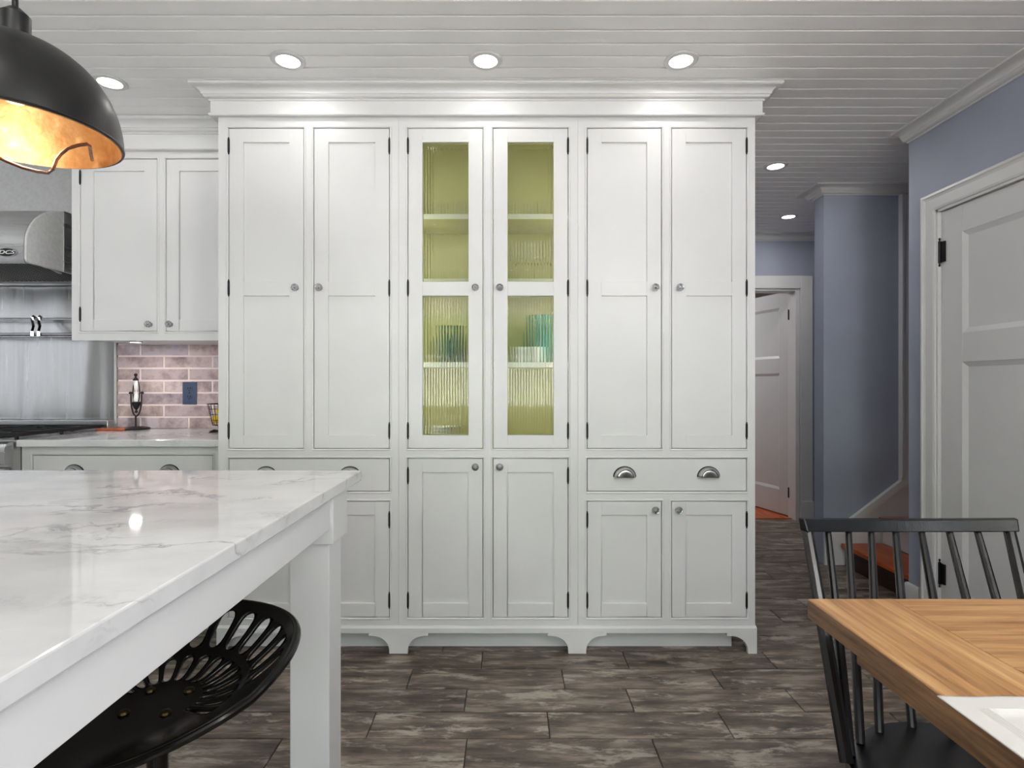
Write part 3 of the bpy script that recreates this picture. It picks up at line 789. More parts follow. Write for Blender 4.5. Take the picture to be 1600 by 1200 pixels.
# things inside the display cabinet
def lathe_thing(name, prof, x, y, z, m, label, cat, group=None, n=28):
    o = MB().lathe(prof, (0,0,0), n).build(name, m, None, smooth=True, loc=(x,y,z)); return tag(o, label, cat, group)
tum = [(0.0,0.0),(0.027,0.0),(0.031,0.09),(0.0295,0.09),(0.0255,0.006),(0.0,0.006)]
for i, px in enumerate((668, 700, 724, 812, 845)):
    lathe_thing('tumbler', tum, PX(px, 2.66), 2.66+0.02*(i%2), SH1+0.0005, M['glass'],
        ['clear tumbler on the top shelf, leftmost behind the left glass door', 'clear tumbler second from left on the top shelf', 'clear tumbler nearest the middle post behind the left glass door',
         'clear tumbler on the top shelf, left one behind the right glass door', 'clear tumbler on the top shelf, rightmost behind the right glass door'][i], 'glass', 'tumblers on the top shelf')
wg = [(0.0,0.0),(0.034,0.0),(0.034,0.002),(0.006,0.006),(0.004,0.012),(0.004,0.075),(0.012,0.085),(0.034,0.115),(0.038,0.145),(0.031,0.19),(0.0298,0.19),(0.0365,0.145),(0.0325,0.117),(0.010,0.089),(0.0,0.087)]
for i, px in enumerate((818, 849)):
    lathe_thing('wine_glass', wg, PX(px, 2.63), 2.63, SH3+0.0005, M['glass'],
        ['clear stemmed wine glass on the left behind the right glass door', 'clear stemmed wine glass on the right behind the right glass door'][i], 'glass', 'wine glasses behind the reeded door')
lathe_thing('vase', [(0,0),(0.035,0),(0.055,0.05),(0.05,0.10),(0.022,0.15),(0.03,0.175),(0.027,0.175),(0.018,0.15),(0.0,0.14)], PX(704, 2.66), 2.66, SH2+0.0005, M['leafdark'], 'dark green vase behind the lower left reeded pane', 'vase')
lathe_thing('pitcher', [(0,0),(0.045,0),(0.058,0.06),(0.05,0.14),(0.04,0.19),(0.046,0.225),(0.042,0.225),(0.036,0.19),(0.0,0.18)], PX(850, 2.67), 2.67, SH2+0.0005, M['teal'], 'teal pitcher behind the lower right reeded pane', 'pitcher')
bwl = [(0,0),(0.03,0),(0.034,0.008),(0.062,0.042),(0.060,0.044),(0.03,0.012),(0,0.011)]
zb0 = z_(708)+0.020
for i in range(4):
    lathe_thing('bowl', bwl, PX(690, 2.64), 2.64, zb0+0.0005+0.0135*i, M['china'],
      ['white bowl at the bottom of the stack behind the left reeded pane', 'white bowl second from the bottom of the stack', 'white bowl second from the top of the stack', 'white bowl on top of the stack behind the left reeded pane'][i], 'bowl', 'stacked white bowls')
for i, px in enumerate((815, 838)):
    lathe_thing('mug', [(0,0),(0.03,0),(0.033,0.005),(0.033,0.07),(0.030,0.07),(0.030,0.006),(0,0.006)], PX(px, 2.60)-0.004, 2.58, SH2+0.0005, M['china'],
      ['white cup on the lower shelf, left of the teal pitcher', 'white cup on the lower shelf, just in front of the teal pitcher'][i], 'cup', 'white cups on the lower shelf')

# ================================================================== WALL CABINET, LEFT
WY = 2.790
def xw(px): return PX(px, WY)
def zw(py): return PZ(py, WY)
wc = thing('wall_cabinet', (xw(240), 3.0, zw(533)), 'white wall cabinet over the brick backsplash beside the range hood', 'cabinet')
wx1 = x_(341)-0.03
wpx1 = VX + wx1*F/WY
face_frame(wc, 112, wpx1, zw(232), zw(532), [(125,246,248,518),(259,380,248,518)], WY, xw, zw)
carcass(wc, xw(112), wx1, WY+0.0245, WALLB-0.004, zw(532)+0.012, zw(236), M['cab'])
shaker(wc, 125, 246, 248, 518, [(267,499)], 'l', [277, 491], (235,507), Yf=WY, xs=xw, zs=zw, stile=20)
shaker(wc, 259, 380, 248, 518, [(267,499)], 'r', [277, 491], (267,507), Yf=WY, xs=xw, zs=zw, stile=20)
wcn = thing('wall_cabinet_cornice', (xw(240), 2.77, zw(234)), 'white cornice above the wall cabinet, left of the tall cabinets', 'moulding')
QY = 2.768
box('frieze_board', M['cab'], wcn, xw(112)-0.02, wx1, QY, WY-0.0006, PZ(234, QY), CZ-0.001, 0.0012)
sweep([(xw(112)-0.02, QY), (wx1, QY)], lipp, PZ(231, QY), -1).build('frieze_lip', M['cab'], wcn)
sweep([(xw(112)-0.02, QY), (wx1, QY)], crown_big(0.07, CZ-0.001-ZF+0.002), CZ-0.001, -1).build('crown', M['cab'], wcn, smooth=True)
puck = thing('under_cabinet_light', (PX(212,2.99), 2.99, 1.39), 'small round light under the wall cabinet, above the brick backsplash', 'light')
uz = zw(532)+0.012
MB().lathe([(0.026,-0.008),(0.034,-0.008),(0.034,-0.0005),(0.026,-0.0005)], (PX(212,2.99), 2.99, uz), 24, None, True).build('housing', M['chrome'], puck, smooth=True)
MB().lathe([(0.0,-0.007),(0.026,-0.007),(0.026,-0.001),(0,-0.001)], (PX(212,2.99), 2.99, uz), 24).build('lens', M['lamp'], puck)
area('under_cabinet_lamp', (PX(212,2.99), 2.99, uz-0.014), (0,0,0), 0.05, 0.05, 1.1, (1,0.96,0.95), shape='DISK')

# brick tile backsplash (children of the back wall)
BXL = PX(184, WALLB-0.01); BXR = x_(341)-0.002
box('grout_bed', M['bgrout'], wb, BXL, BXR, WALLB-0.0135, WALLB-0.0005, 0.90, 1.42)
BPITCH = 18.9/F*WALLB; BL = 75.2/F*WALLB
zrow = PZ(669, WALLB)
row_x = [PX(297.5, WALLB), PX(259, WALLB)]
nb = 0
for r_ in range(8):
    z0 = zrow + r_*BPITCH + 0.001; z1 = z0 + BPITCH - 0.0105
    if z1 > 1.42: z1 = 1.42
    xo = row_x[r_ % 2]
    for k in range(-3, 6):
        a = xo + k*BL + 0.004; b = a + BL - 0.011
        a, b = max(a, BXL+0.002), min(b, BXR)
        if b-a < 0.01 or z1-z0 < 0.01: continue
        d = random.uniform(0.0, 0.0015)
        bo = MB().box(-(b-a)/2, (b-a)/2, -0.006, 0.002, -(z1-z0)/2, (z1-z0)/2).build('brick', M['brick'], wb, 0.002)
        bo.location = ((a+b)/2, WALLB-0.012-d+0.002, (z0+z1)/2)
# outlet
oy = WALLB-0.022
ol = thing('outlet', (PX(296,oy), oy, PZ(614,oy)), 'slate blue duplex outlet plate on the brick backsplash', 'outlet')
box('cover_plate', M['slate'], ol, PX(285,oy), PX(307,oy), oy, oy+0.006, PZ(632,oy), PZ(597,oy), 0.002)
for pz in (607.5, 620.5):
    s_ = MB().lathe([(0.0,0.0),(0.017,0.0),(0.017,0.003),(0.0,0.003)], (PX(296,oy), oy, PZ(pz,oy)), 18, ROT_NY).build('socket', M['slate'], ol, smooth=True)
    zc = PZ(pz,oy); xc = PX(296,oy)
    MB().box(xc-0.009, xc-0.005, oy-0.0045, oy-0.001, zc-0.002, zc+0.009).box(xc+0.005, xc+0.009, oy-0.0045, oy-0.001, zc-0.002, zc+0.009).lathe([(0,0),(0.0035,0),(0.0035,0.0045),(0,0.0045)], (xc, oy, zc-0.009), 10, ROT_NY).build('socket_slots', M['slot'], s_)
MB().lathe([(0,0),(0.004,0),(0.003,0.002),(0,0.002)], (PX(296,oy), oy, PZ(614,oy)), 10, ROT_NY).build('screw', M['black'], ol)

# ================================================================== BASE CABINET + COUNTER, LEFT
CT = 0.915; CFY = 2.60; BY = 2.635
ctx0 = PX(25, CFY); ctx1 = x_(341)-0.003
ctp = MB().box(ctx0, ctx1, CFY, WALLB-0.016, CT-0.032, CT).build('countertop', M['quartz'], None, 0.003)
tag(ctp, 'white quartz countertop running from the range to the tall cabinets', 'countertop')
def xbs(px): return PX(px, BY)
def zbs(py): return PZ(py, BY)
bc = thing('base_cabinet', (xbs(190), 2.95, 0), 'white base cabinet with a wide drawer under the quartz countertop', 'cabinet')
bx0 = xbs(34); bpx1 = VX + ctx1*F/BY - 1
ftop = CT-0.033
face_frame(bc, 34, bpx1, ftop, 0.10, [(51,333,711,770),(51,333,785,925)], BY, xbs, zbs)
carcass(bc, bx0, ctx1-0.002, BY+0.0245, WALLB-0.02, 0.10, ftop, M['cab'])
box('toe_kick', M['cab'], bc, bx0, ctx1-0.002, BY+0.07, BY+0.09, 0.001, 0.099)
drawer(bc, 51, 333, 711, 770, [(116,741),(265,741)], BY, xbs, zbs)
drawer(bc, 51, 333, 785, 925, [(116,830),(265,830)], BY, xbs, zbs)

# ================================================================== RANGE
RGX1 = ctx0-0.006; RGX0 = -3.48; RGY0 = 2.56
rg = thing('gas_range', ((RGX0+RGX1)/2, 2.9, 0), 'stainless steel gas range with black cast-iron grates', 'range')
body = MB().box(RGX0, RGX1, RGY0+0.03, WALLB-0.045, 0.10, 0.905).build('body', M['steel'], rg, 0.003)
# bullnose control panel
pp = [(RGY0+0.03,0.80)] + [(RGY0-0.01+0.0-0.0, 0.80), (RGY0-0.015,0.865)] + [(RGY0-0.015+0.03*(1-math.cos(a)), 0.865+0.042*math.sin(a)) for a in [PI/2*i/6 for i in range(1,7)]] + [(RGY0+0.03,0.907)]
MB().prism(pp, 'x', RGX0, RGX1).build('control_panel', M['steel'], rg, smooth=True)
box('oven_door', M['steel'], rg, RGX0+0.01, RGX1-0.01, RGY0+0.0, RGY0+0.029, 0.20, 0.79, 0.004)
MB().tube([(RGX0+0.08, RGY0-0.05, 0.74), (RGX1-0.08, RGY0-0.05, 0.74)], 0.013, 14).box(RGX0+0.1, RGX0+0.12, RGY0-0.05, RGY0, 0.73, 0.75).box(RGX1-0.12, RGX1-0.1, RGY0-0.05, RGY0, 0.73, 0.75).build('door_handle', M['steel'], rg, smooth=True)
for i in range(6):
    kx = RGX1-0.09-0.2*i
    MB().lathe([(0.0,0),(0.026,0),(0.027,0.006),(0.021,0.012),(0.019,0.035),(0.016,0.038),(0,0.038)], (kx, RGY0-0.012, 0.845), 20, ROT_NY).build('control_knob', M['blackgloss'], rg, smooth=True)
for lx in (RGX0+0.05, RGX1-0.05):
    for ly in (RGY0+0.08, WALLB-0.1):
        MB().lathe([(0.02,0.001),(0.02,0.10)], (lx, ly, 0), 12).build('leg', M['steel'], rg)
box('cooktop', M['steel'], rg, RGX0+0.012, RGX1-0.004, RGY0+0.06, WALLB-0.06, 0.9055, 0.912, 0.002)
box('back_trim', M['steel'], rg, RGX0, RGX1, WALLB-0.10, WALLB-0.046, 0.906, PZ(656, WALLB-0.06), 0.003)
GZ = 0.945
gx1 = RGX1-0.02; gw = 0.385; gy0, gy1 = RGY0+0.075, WALLB-0.125
for gi in range(3):
    b = gx1 - gi*(gw+0.004); a = b-gw
    g_ = MB(); t = 0.013
    g_.box(a, a+t, gy0, gy1, GZ-0.018, GZ).box(b-t, b, gy0, gy1, GZ-0.018, GZ).box(a+t, b-t, gy0, gy0+t, GZ-0.018, GZ).box(a+t, b-t, gy1-t, gy1, GZ-0.018, GZ)
    ym = (gy0+gy1)/2; g_.box(a+t, b-t, ym-t/2, ym+t/2, GZ-0.018, GZ)
    for cy_ in ((gy0+ym)/2, (gy1+ym)/2):
        cx_ = (a+b)/2
        for k in range(4):
            an = PI/4 + k*PI/2
            p0 = Vector((cx_+0.04*math.cos(an), cy_+0.04*math.sin(an), GZ-0.007)); p1 = Vector((cx_+0.165*math.cos(an), cy_+0.13*math.sin(an), GZ-0.007))
            g_.tube([p0, p1], 0.006, 6)
        for sx in (-1, 1):
            g_.box(cx_+sx*0.05 if sx > 0 else a+t, b-t if sx > 0 else cx_-0.05, cy_-0.005, cy_+0.005, GZ-0.014, GZ)
    for fx in (a+0.006, b-0.006):
        for fy in (gy0+0.006, ym, gy1-0.006): g_.box(fx-0.006, fx+0.006, fy-0.006, fy+0.006, 0.9125, GZ-0.018)
    g_.build('grate', M['grate'], rg, 0.0015)
    for cy_ in ((gy0+ym)/2, (gy1+ym)/2):
        MB().lathe([(0.05,0.9125),(0.05,0.92),(0.036,0.922),(0.036,0.931),(0.0,0.933)], ((a+b)/2, cy_, 0), 24).build('burner', M['grate'], rg, smooth=True)

# steel backsplash
BSX1 = PX(181, WALLB-0.02)
bs = thing('steel_backsplash', (-2.9, WALLB-0.015, 0.93), 'tall stainless steel backsplash panel behind the range', 'backsplash')
box('sheet', M['steelv'], bs, RGX0-0.02, BSX1-0.004, WALLB-0.022, WALLB-0.009, PZ(655, WALLB-0.02), 1.7375)
box('edge_strip', M['steelcap'], bs, BSX1-0.0035, BSX1+0.005, WALLB-0.03, WALLB-0.009, PZ(662, WALLB-0.02), 1.7375, 0.001)
box('corner_filler', M['iron'], bs, BSX1+0.0055, BXL+0.004, WALLB-0.016, WALLB-0.009, CT+0.001, 1.42)
# rail with hooks
RY = WALLB-0.10
rl = thing('pot_rail', (-2.8, RY, 1.45), 'double chrome pot rail on the steel backsplash under the hood', 'rail')
for (yy, py, nm) in ((RY, 498.5, 'bar'), (RY-0.04, 522, 'bar'), (RY-0.02, 525.5, 'bar')):
    MB().tube([(-3.40, yy, PZ(py, yy)), (-2.19, yy, PZ(py, yy))], 0.0065, 12).build(nm, M['chrome'], rl, smooth=True)
for bx_ in (-3.39, -2.20):
    MB().box(bx_-0.008, bx_+0.008, RY-0.045, WALLB-0.0225, PZ(528, RY-0.03)-0.004, PZ(522, RY-0.04)+0.004).box(bx_-0.008, bx_+0.008, RY-0.008, WALLB-0.0225, PZ(498.5,RY)-0.008, PZ(498.5,RY)+0.008).build('bracket', M['chrome'], rl, 0.002)
for i, px in enumerate((53, 63)):
    hx = PX(px, RY); z1 = PZ(497, RY); z2 = PZ(521, RY)
    w_ = 0.010
    pth = [(hx, RY+0.009, z1-0.014), (hx, RY+0.010, z1+0.004), (hx, RY-0.002, z1+0.009), (hx, RY-0.014, z1+0.002), (hx, RY-0.014, z1-0.018), (hx+0.022, RY-0.03, z1-0.05), (hx+0.032, RY-0.052, z2+0.004), (hx+0.032, RY-0.052, z2-0.018)]
    hk = MB().tube(pth, 0.0085, 4).build('rail_hook', M['chrome'], None)
    tag(hk, ['left flat chrome hook on the pot rail', 'right flat chrome hook on the pot rail'][i], 'hook', 'hooks on the pot rail')

# ================================================================== RANGE HOOD
HX1 = -2.27; HX0 = -3.50; HYF = 2.657; HZB = 1.742
hd = thing('range_hood', (-2.9, 3.0, HZB), 'curved stainless steel range hood with dark filters underneath', 'range hood')
HT = PZ(334, 2.93)
arc = [(2.93 - (2.93-HYF)*math.sin(a), HT - (HT-PZ(381,HYF))*(1-math.cos(a))) for a in [PI/2*i/14 for i in range(15)]]
side = [(WALLB-0.024, HZB), (WALLB-0.024, HT), ] + arc + [(HYF, HZB+0.018), (HYF+0.006, HZB+0.006), (HYF+0.02, HZB)]
# outer shell: sheet following the arc
shell = MB(); outp = [(WALLB-0.024, HT)] + arc + [(HYF, HZB+0.016), (HYF+0.008, HZB)]
inp = [(HYF+0.025, HZB), (HYF+0.02, HZB+0.02)] + [(y+0.015, z-0.015) for (y, z) in reversed(arc)] + [(WALLB-0.024, HT-0.015)]
shell.prism(outp+inp, 'x', HX0, HX1-0.012)
shell.build('canopy', M['steel'], hd, smooth=True)
MB().prism(side, 'x', HX1-0.0115, HX1).build('side_panel', M['steelcap'], hd, 0.003)
MB().prism(side, 'x', HX0-0.012, HX0-0.0005).build('side_panel', M['steelcap'], hd, 0.003)
box('side_seam', M['steel'], hd, HX1+0.0005, HX1+0.006, PX(0,1)*0+2.875, WALLB-0.03, HZB+0.001, HT-0.002, 0.001)
box('rear_rim', M['steel'], hd, HX0, HX1-0.013, WALLB-0.10, WALLB-0.05, HZB-0.004, PZ(438.5, WALLB-0.1), 0.002)
box('duct_cover', M['steelduct'], hd, HX0+0.02, HX1-0.003, 2.96, WALLB-0.024, HT+0.0005, CZ-0.002, 0.003)
# baffle filters: sloping dark plates with ribs
ft = MB(); fy0, fz0, fy1, fz1 = HYF+0.03, HZB+0.052, WALLB-0.102, HZB+0.016
ft.prism([(fy0,fz0),(fy1,fz1),(fy1,fz1+0.006),(fy0,fz0+0.006)], 'x', HX0+0.01, HX1-0.016)
n = 46
for i in range(n):
    xx = HX0+0.02 + (HX1-HX0-0.05)*i/n
    ft.prism([(fy0,fz0-0.007),(fy1,fz1-0.007),(fy1,fz1-0.0002),(fy0,fz0-0.0002)], 'x', xx, xx+0.013)
M['filter'] = mat('dark_baffle_filter', (58,58,60), 0.35, 0.9)
fo = ft.build('baffle_filter', M['filter'], hd)
for px, y in ((70, 2.83), (92, 2.93)):
    hx = PX(px, y); hz = fz0 + (fz1-fz0)*(y-fy0)/(fy1-fy0)-0.008
    pth = [(hx-0.035, y-0.05, hz), (hx-0.012, y-0.03, hz-0.012), (hx, y-0.005, hz-0.02), (hx+0.002, y+0.01, hz-0.022)]
    MB().tube(pth, [0.003,0.006,0.010,0.009], 8, sy=0.5).build('filter_handle', M['steelcap'], fo, smooth=True)
# badge
bx_, bz_ = PX(11, HYF), PZ(394.5, HYF)
def ell(rx, rz, n=36): return [(bx_+rx*math.cos(2*PI*i/n), bz_+rz*math.sin(2*PI*i/n)) for i in range(n)]
bg_ = MB().prism(ell(0.050, 0.0235), 'y', HYF-0.003, HYF-0.0002).build('badge', M['chrome'], hd, 0.0008)
MB().prism(ell(0.042, 0.0185), 'y', HYF-0.0038, HYF-0.0031).build('badge_field', M['slot'], bg_)
fc = bpy.data.curves.new('badge_lettering', 'FONT'); fc.body = 'DCS'; fc.size = 0.034; fc.extrude = 0.0006; fc.shear = 0.25; fc.align_x = 'CENTER'; fc.align_y = 'CENTER'; fc.offset = 0.0006
fo_ = bpy.data.objects.new('badge_lettering', fc); COL.objects.link(fo_); fo_.parent = bg_; fo_.location = (bx_, HYF-0.0046, bz_); fo_.rotation_euler = (PI/2, 0, 0); fo_.scale = (1.15, 0.72, 1)
fc.materials.append(M['china'])
bpy.context.view_layer.update()
tm = bpy.data.meshes.new_from_object(fo_.evaluated_get(bpy.context.evaluated_depsgraph_get()))
to = bpy.data.objects.new('badge_lettering', tm); COL.objects.link(to); to.parent = bg_
to.location = fo_.location; to.rotation_euler = fo_.rotation_euler; to.scale = fo_.scale
bpy.data.objects.remove(fo_); to.name = 'badge_lettering'
if not tm.materials: tm.materials.append(M['china'])

# ================================================================== THINGS ON THE COUNTER
# hourglass on iron stand
hx, hy = PX(213, 3.20), 3.195
hg = thing('hourglass', (hx, hy, CT), 'ornate dark iron hourglass in a yoke stand on the countertop', 'hourglass')
def hz(py): return PZ(py, hy)
MB().lathe([(0,0),(0.068,0),(0.071,0.004),(0.069,0.010),(0.055,0.014),(0.02,0.017),(0.0,0.018)], (hx,hy,CT+0.0005), 36).build('base', M['iron'], hg, smooth=True)
MB().lathe([(0.0055,CT+0.017),(0.0045,CT+0.04),(0.005,hz(651)),(0.0,hz(650))], (hx,hy,0), 12).build('stem', M['iron'], hg, smooth=True)
yk = []
for i in range(25):
    a = PI*i/24; yk.append((hx+0.003-0.030*math.cos(a), hy, hz(616) - (hz(616)-hz(650))*math.sin(a)**0.8))
MB().tube(yk, 0.0042, 8).lathe([(0,-0.009),(0.008,-0.005),(0.0095,0),(0.008,0.005),(0,0.009)], (hx-0.029,hy,hz(614)), 12).lathe([(0,-0.009),(0.008,-0.005),(0.0095,0),(0.008,0.005),(0,0.009)], (hx+0.036,hy,hz(614)), 12).build('yoke', M['iron'], hg, smooth=True)
ovl = [(hx+0.003+0.0185*math.cos(2*PI*i/28), hy, (hz(593)+hz(632))/2 + (hz(593)-hz(632))/2*math.sin(2*PI*i/28)) for i in range(28)]
MB().tube(ovl, 0.003, 8, closed=True).build('oval_frame', M['iron'], hg, smooth=True)
zt, zb2 = hz(594), hz(629); zm = (zt+zb2)/2
MB().lathe([(0.010,zb2),(0.014,zb2+0.02),(0.011,zm-0.02),(0.0035,zm),(0.011,zm+0.02),(0.014,zt-0.02),(0.010,zt)], (hx+0.003,hy,0), 18).build('glass_bulb', M['china'], hg, smooth=True)
MB().lathe([(0,hz(595)),(0.016,hz(594.5)),(0.012,hz(592)),(0.006,hz(590)),(0.004,hz(588.5)),(0.009,hz(586.5)),(0.009,hz(584.5)),(0.0,hz(583))], (hx,hy,0), 16).build('finial', M['iron'], hg, smooth=True)
MB().lathe([(0,hz(646)),(0.008,hz(644.5)),(0.008,hz(642.5)),(0.004,hz(640.5)),(0.012,hz(637.5)),(0.022,hz(631)),(0.024,hz(628)),(0.0,hz(627))], (hx+0.003,hy,0), 20).build('cup', M['iron'], hg, smooth=True)
# wooden paddle
sx, sy_ = PX(172, 3.10), 3.12
pl = [(-0.085,-0.012),(-0.075,-0.02),(-0.03,-0.02),(0.02,-0.008),(0.075,0.012),(0.085,0.03),(0.07,0.05),(0.0,0.04),(-0.05,0.012)]
pd = MB().prism([(sx+a, sy_+b) for a, b in pl], 'z', CT+0.0006, CT+0.014).build('wooden_paddle', M['spoon'], None, 0.003)
tag(pd, 'small reddish wooden paddle lying beside the hourglass base', 'paddle')
# wire basket with lemons
kx, ky = -1.562, 3.05
wbk = thing('wire_basket', (kx, ky, CT), 'black wire basket of lemons on a leafy iron foot, against the tall cabinet', 'basket')
zt, zb3 = PZ(631, ky), PZ(664, ky)
bk = MB()
def rr(t): return 0.036 + 0.026*t
for t in (0, 0.25, 0.5, 0.75, 1.0):
    z = zb3 + (zt-zb3)*t
    bk.tube([(kx+rr(t)*math.cos(2*PI*i/28), ky+rr(t)*math.sin(2*PI*i/28), z) for i in range(28)], 0.0022 if t == 1 else 0.0012, 6, closed=True)
bk.build('hoops', M['iron'], wbk, smooth=True)
bk = MB()
for i in range(20):
    a = 2*PI*i/20
    bk.tube([(kx+0.010*math.cos(a), ky+0.010*math.sin(a), zb3-0.004), (kx+rr(0)*math.cos(a), ky+rr(0)*math.sin(a), zb3), (kx+rr(1)*math.cos(a), ky+rr(1)*math.sin(a), zt)], 0.0012, 5)
bk.build('wires', M['iron'], wbk, smooth=True)
ftm = MB().lathe([(0,CT+0.006),(0.012,CT+0.008),(0.005,CT+0.016),(0.010,CT+0.022),(0.011,CT+0.028),(0.004,zb3-0.002),(0.0,zb3-0.002)], (kx,ky,0), 14)
for k in range(5):
    a = 2*PI*k/5+0.5; d = Vector((math.cos(a), math.sin(a), 0)); e = Vector((-d.y, d.x, 0))
    c = Vector((kx, ky, CT+0.0008))
    tip = c + d*0.068; l1 = c + d*0.035 + e*0.02; l2 = c + d*0.035 - e*0.02; up = Vector((0,0,0.012))
    ftm.add([c+up*0.5, l1, tip, l2, c+d*0.035+up], [(0,1,4),(1,2,4),(2,3,4),(3,0,4),(0,3,2,1)])
ftm.build('leaf_foot', M['iron'], wbk)
lem = [(0.0,-0.032),(0.006,-0.029),(0.018,-0.02),(0.0235,0.0),(0.018,0.02),(0.006,0.029),(0.0,0.033)]
for i, (dx, dy, dz, lab) in enumerate([(-0.016,-0.012,0.030,'lemon low in the wire basket, nearest the range'), (0.022,0.014,0.034,'lemon low in the wire basket, nearest the tall cabinet'), (0.0,0.004,0.072,'lemon lying on top in the wire basket')]):
    R3 = Matrix.Rotation(0.9+i, 3, 'X') @ Matrix.Rotation(0.6*i, 3, 'Y')
    lo = MB().lathe([(r*0.85, z*0.85) for r, z in lem], (0,0,0), 18, R3).build('lemon', M['lemon'], None, smooth=True, loc=(kx+dx, ky+dy, zb3+dz))
    tag(lo, lab, 'lemon', 'lemons in the wire basket')

# ================================================================== ISLAND
IX1 = -0.443; IX0 = -2.75; IY0 = 0.33; IY1 = 1.690; TH = 0.030
isl = thing('kitchen_island', (-1.6, 1.0, 0), 'white table-style kitchen island with a veined quartz top', 'island')
MB().box(IX0, IX1, IY0, IY1, CT-TH, CT).build('quartz_top', M['quartz'], isl, 0.003)
AZ0 = 0.797; AZ1 = CT-TH-0.0005; AX = -0.465
box('apron', M['cab'], isl, AX-0.022, AX, IY0+0.13, 1.463, AZ0, AZ1, 0.0015)
box('apron', M['cab'], isl, IX0+0.02, AX-0.1, 1.565, 1.588, AZ0, AZ1, 0.0015)
box('apron', M['cab'], isl, IX0+0.02, AX-0.1, IY0+0.03, IY0+0.052, AZ0, AZ1, 0.0015)
box('apron', M['cab'], isl, IX0+0.02, IX0+0.042, IY0+0.13, 1.463, AZ0, AZ1, 0.0015)
for (lx0, lx1) in ((AX-0.108, AX-0.006), (IX0+0.025, IX0+0.127)):
    for (ly0, ly1) in ((1.475, 1.577), (IY0+0.035, IY0+0.137)):
        lg = MB().box(lx0, lx1, ly0, ly1, 0.001, AZ1)
        lg.box(lx0-0.010, lx1+0.014, ly0-0.011, ly1+0.013, 0.757, AZ1-0.0006)
        lg.build('leg', M['cab'], isl, 0.0015)
# panelled cabinet body at the far end of the island (off to the left)
box('cabinet_body', M['cab'], isl, IX0+0.15, -1.75, 0.85, 1.55, 0.10, AZ0-0.002, 0.002)

# ================================================================== TRACTOR SEAT STOOL
SX, SYc, SZ0 = -0.613, 0.985, 0.612
YAW = math.radians(-22)
stl = thing('bar_stool', (SX, SYc, 0), 'glossy black pierced tractor-seat stool tucked under the island', 'stool')
def seat_h(r, a):
    """r 0..1, a angle from the seat's back direction"""
    back = max(0, math.cos(a)); side_ = abs(math.sin(a)); front = max(0, -math.cos(a))
    h = 0.012*r*r
    h += back * 0.085 * max(0, (r-0.35)/0.65)**1.6
    h += side_**2 * 0.045 * max(0, (r-0.4)/0.6)**2
    h -= front * 0.012 * r**2
    return h
def seat_R(a):
    back = math.cos(a)
    return 0.188 + 0.026*abs(math.sin(a))**2 + (0.038*back if back > 0 else 0.0)
def seat_pt(r, a):
    R = seat_R(a)*r; wa = PI/2 + YAW + a
    return (SX + R*math.cos(wa), SYc + R*math.sin(wa), SZ0 + seat_h(r, a))
def cell(mb, r0, r1, a0, a1, hole=None, n=6):
    """cell of the seat in (r, a); hole = (fraction margins) leaves a rounded slot"""
    per = [(i/n, 0) for i in range(n)] + [(1, i/n) for i in range(n)] + [(1-i/n, 1) for i in range(n)] + [(0, 1-i/n) for i in range(n)]
    P = lambda u, v: seat_pt(r0+(r1-r0)*u, a0+(a1-a0)*v)
    if not hole:
        g = [[P(i/n, j/n) for j in range(n+1)] for i in range(n+1)]
        vs_ = [p for row in g for p in row]
        mb.add(vs_, [(i*(n+1)+j, (i+1)*(n+1)+j, (i+1)*(n+1)+j+1, i*(n+1)+j+1) for i in range(n) for j in range(n)]); return
    mu, mv = hole; outer = [P(u, v) for u, v in per]; inner = []
    for (u, v) in per:
        x, y = 2*u-1, 2*v-1
        # superellipse elongated radially
        ln_ = (abs(x)**5 + abs(y)**2.6) ** (1/3.4) if False else max(1e-6, (abs(x)**4 + abs(y)**4)**0.25)
        x, y = x/ln_, y/ln_
        x = math.copysign(abs(x)**0.9, x)
        q = 1-0.55*abs(x)**8
        inner.append(P((x*mu+1)/2, (y*mv*q+1)/2))
    k = len(per)
    mb.add(outer+inner, [(i, (i+1)%k, k+(i+1)%k, k+i) for i in range(k)])
sm = MB()
NA = 25
for j in range(NA):
    a0 = -PI + 2*PI*j/NA; a1 = a0 + 2*PI/NA; am = abs((a0+a1)/2)
    cell(sm, 0.0, 0.30, a0, a1)
    slot_in = am < math.radians(100); slot_out = am < math.radians(62)
    cell(sm, 0.30, 0.60, a0, a1, (0.93, 0.66) if slot_in else None)
    cell(sm, 0.60, 0.645, a0, a1)
    cell(sm, 0.645, 0.94, a0, a1, None if not slot_out else (0.94, 0.68))
    cell(sm, 0.94, 1.0, a0, a1)
so = sm.build('seat', M['seat'], stl, smooth=True)
sd = so.modifiers.new('solid', 'SOLIDIFY'); sd.thickness = 0.007; sd.offset = -1
rim = [Vector(seat_pt(1.0, 2*PI*i/72)) + Vector((0,0,-0.003)) for i in range(72)]
MB().tube(rim, 0.0065, 10, closed=True).build('rolled_rim', M['seat'], so, smooth=True)
M['brass'] = mat('aged_brass_bolt', (84,70,48), 0.4, 1.0)
for (bx2, by2) in ((0.035,0.035),(-0.035,0.035),(0.035,-0.035),(-0.035,-0.035)):
    MB().lathe([(0.009,0.0),(0.008,0.004),(0.0,0.006)], (SX+bx2, SYc+by2, SZ0+0.0078), 10).build('bolt', M['brass'], so, smooth=True)
MB().lathe([(0.07,SZ0-0.018),(0.07,SZ0-0.0085),(0.0,SZ0-0.0085)], (SX,SYc,0), 24).lathe([(0.017,0.36),(0.017,SZ0-0.018)], (SX,SYc,0), 16).build('swivel_post', M['seat'], stl, smooth=True)
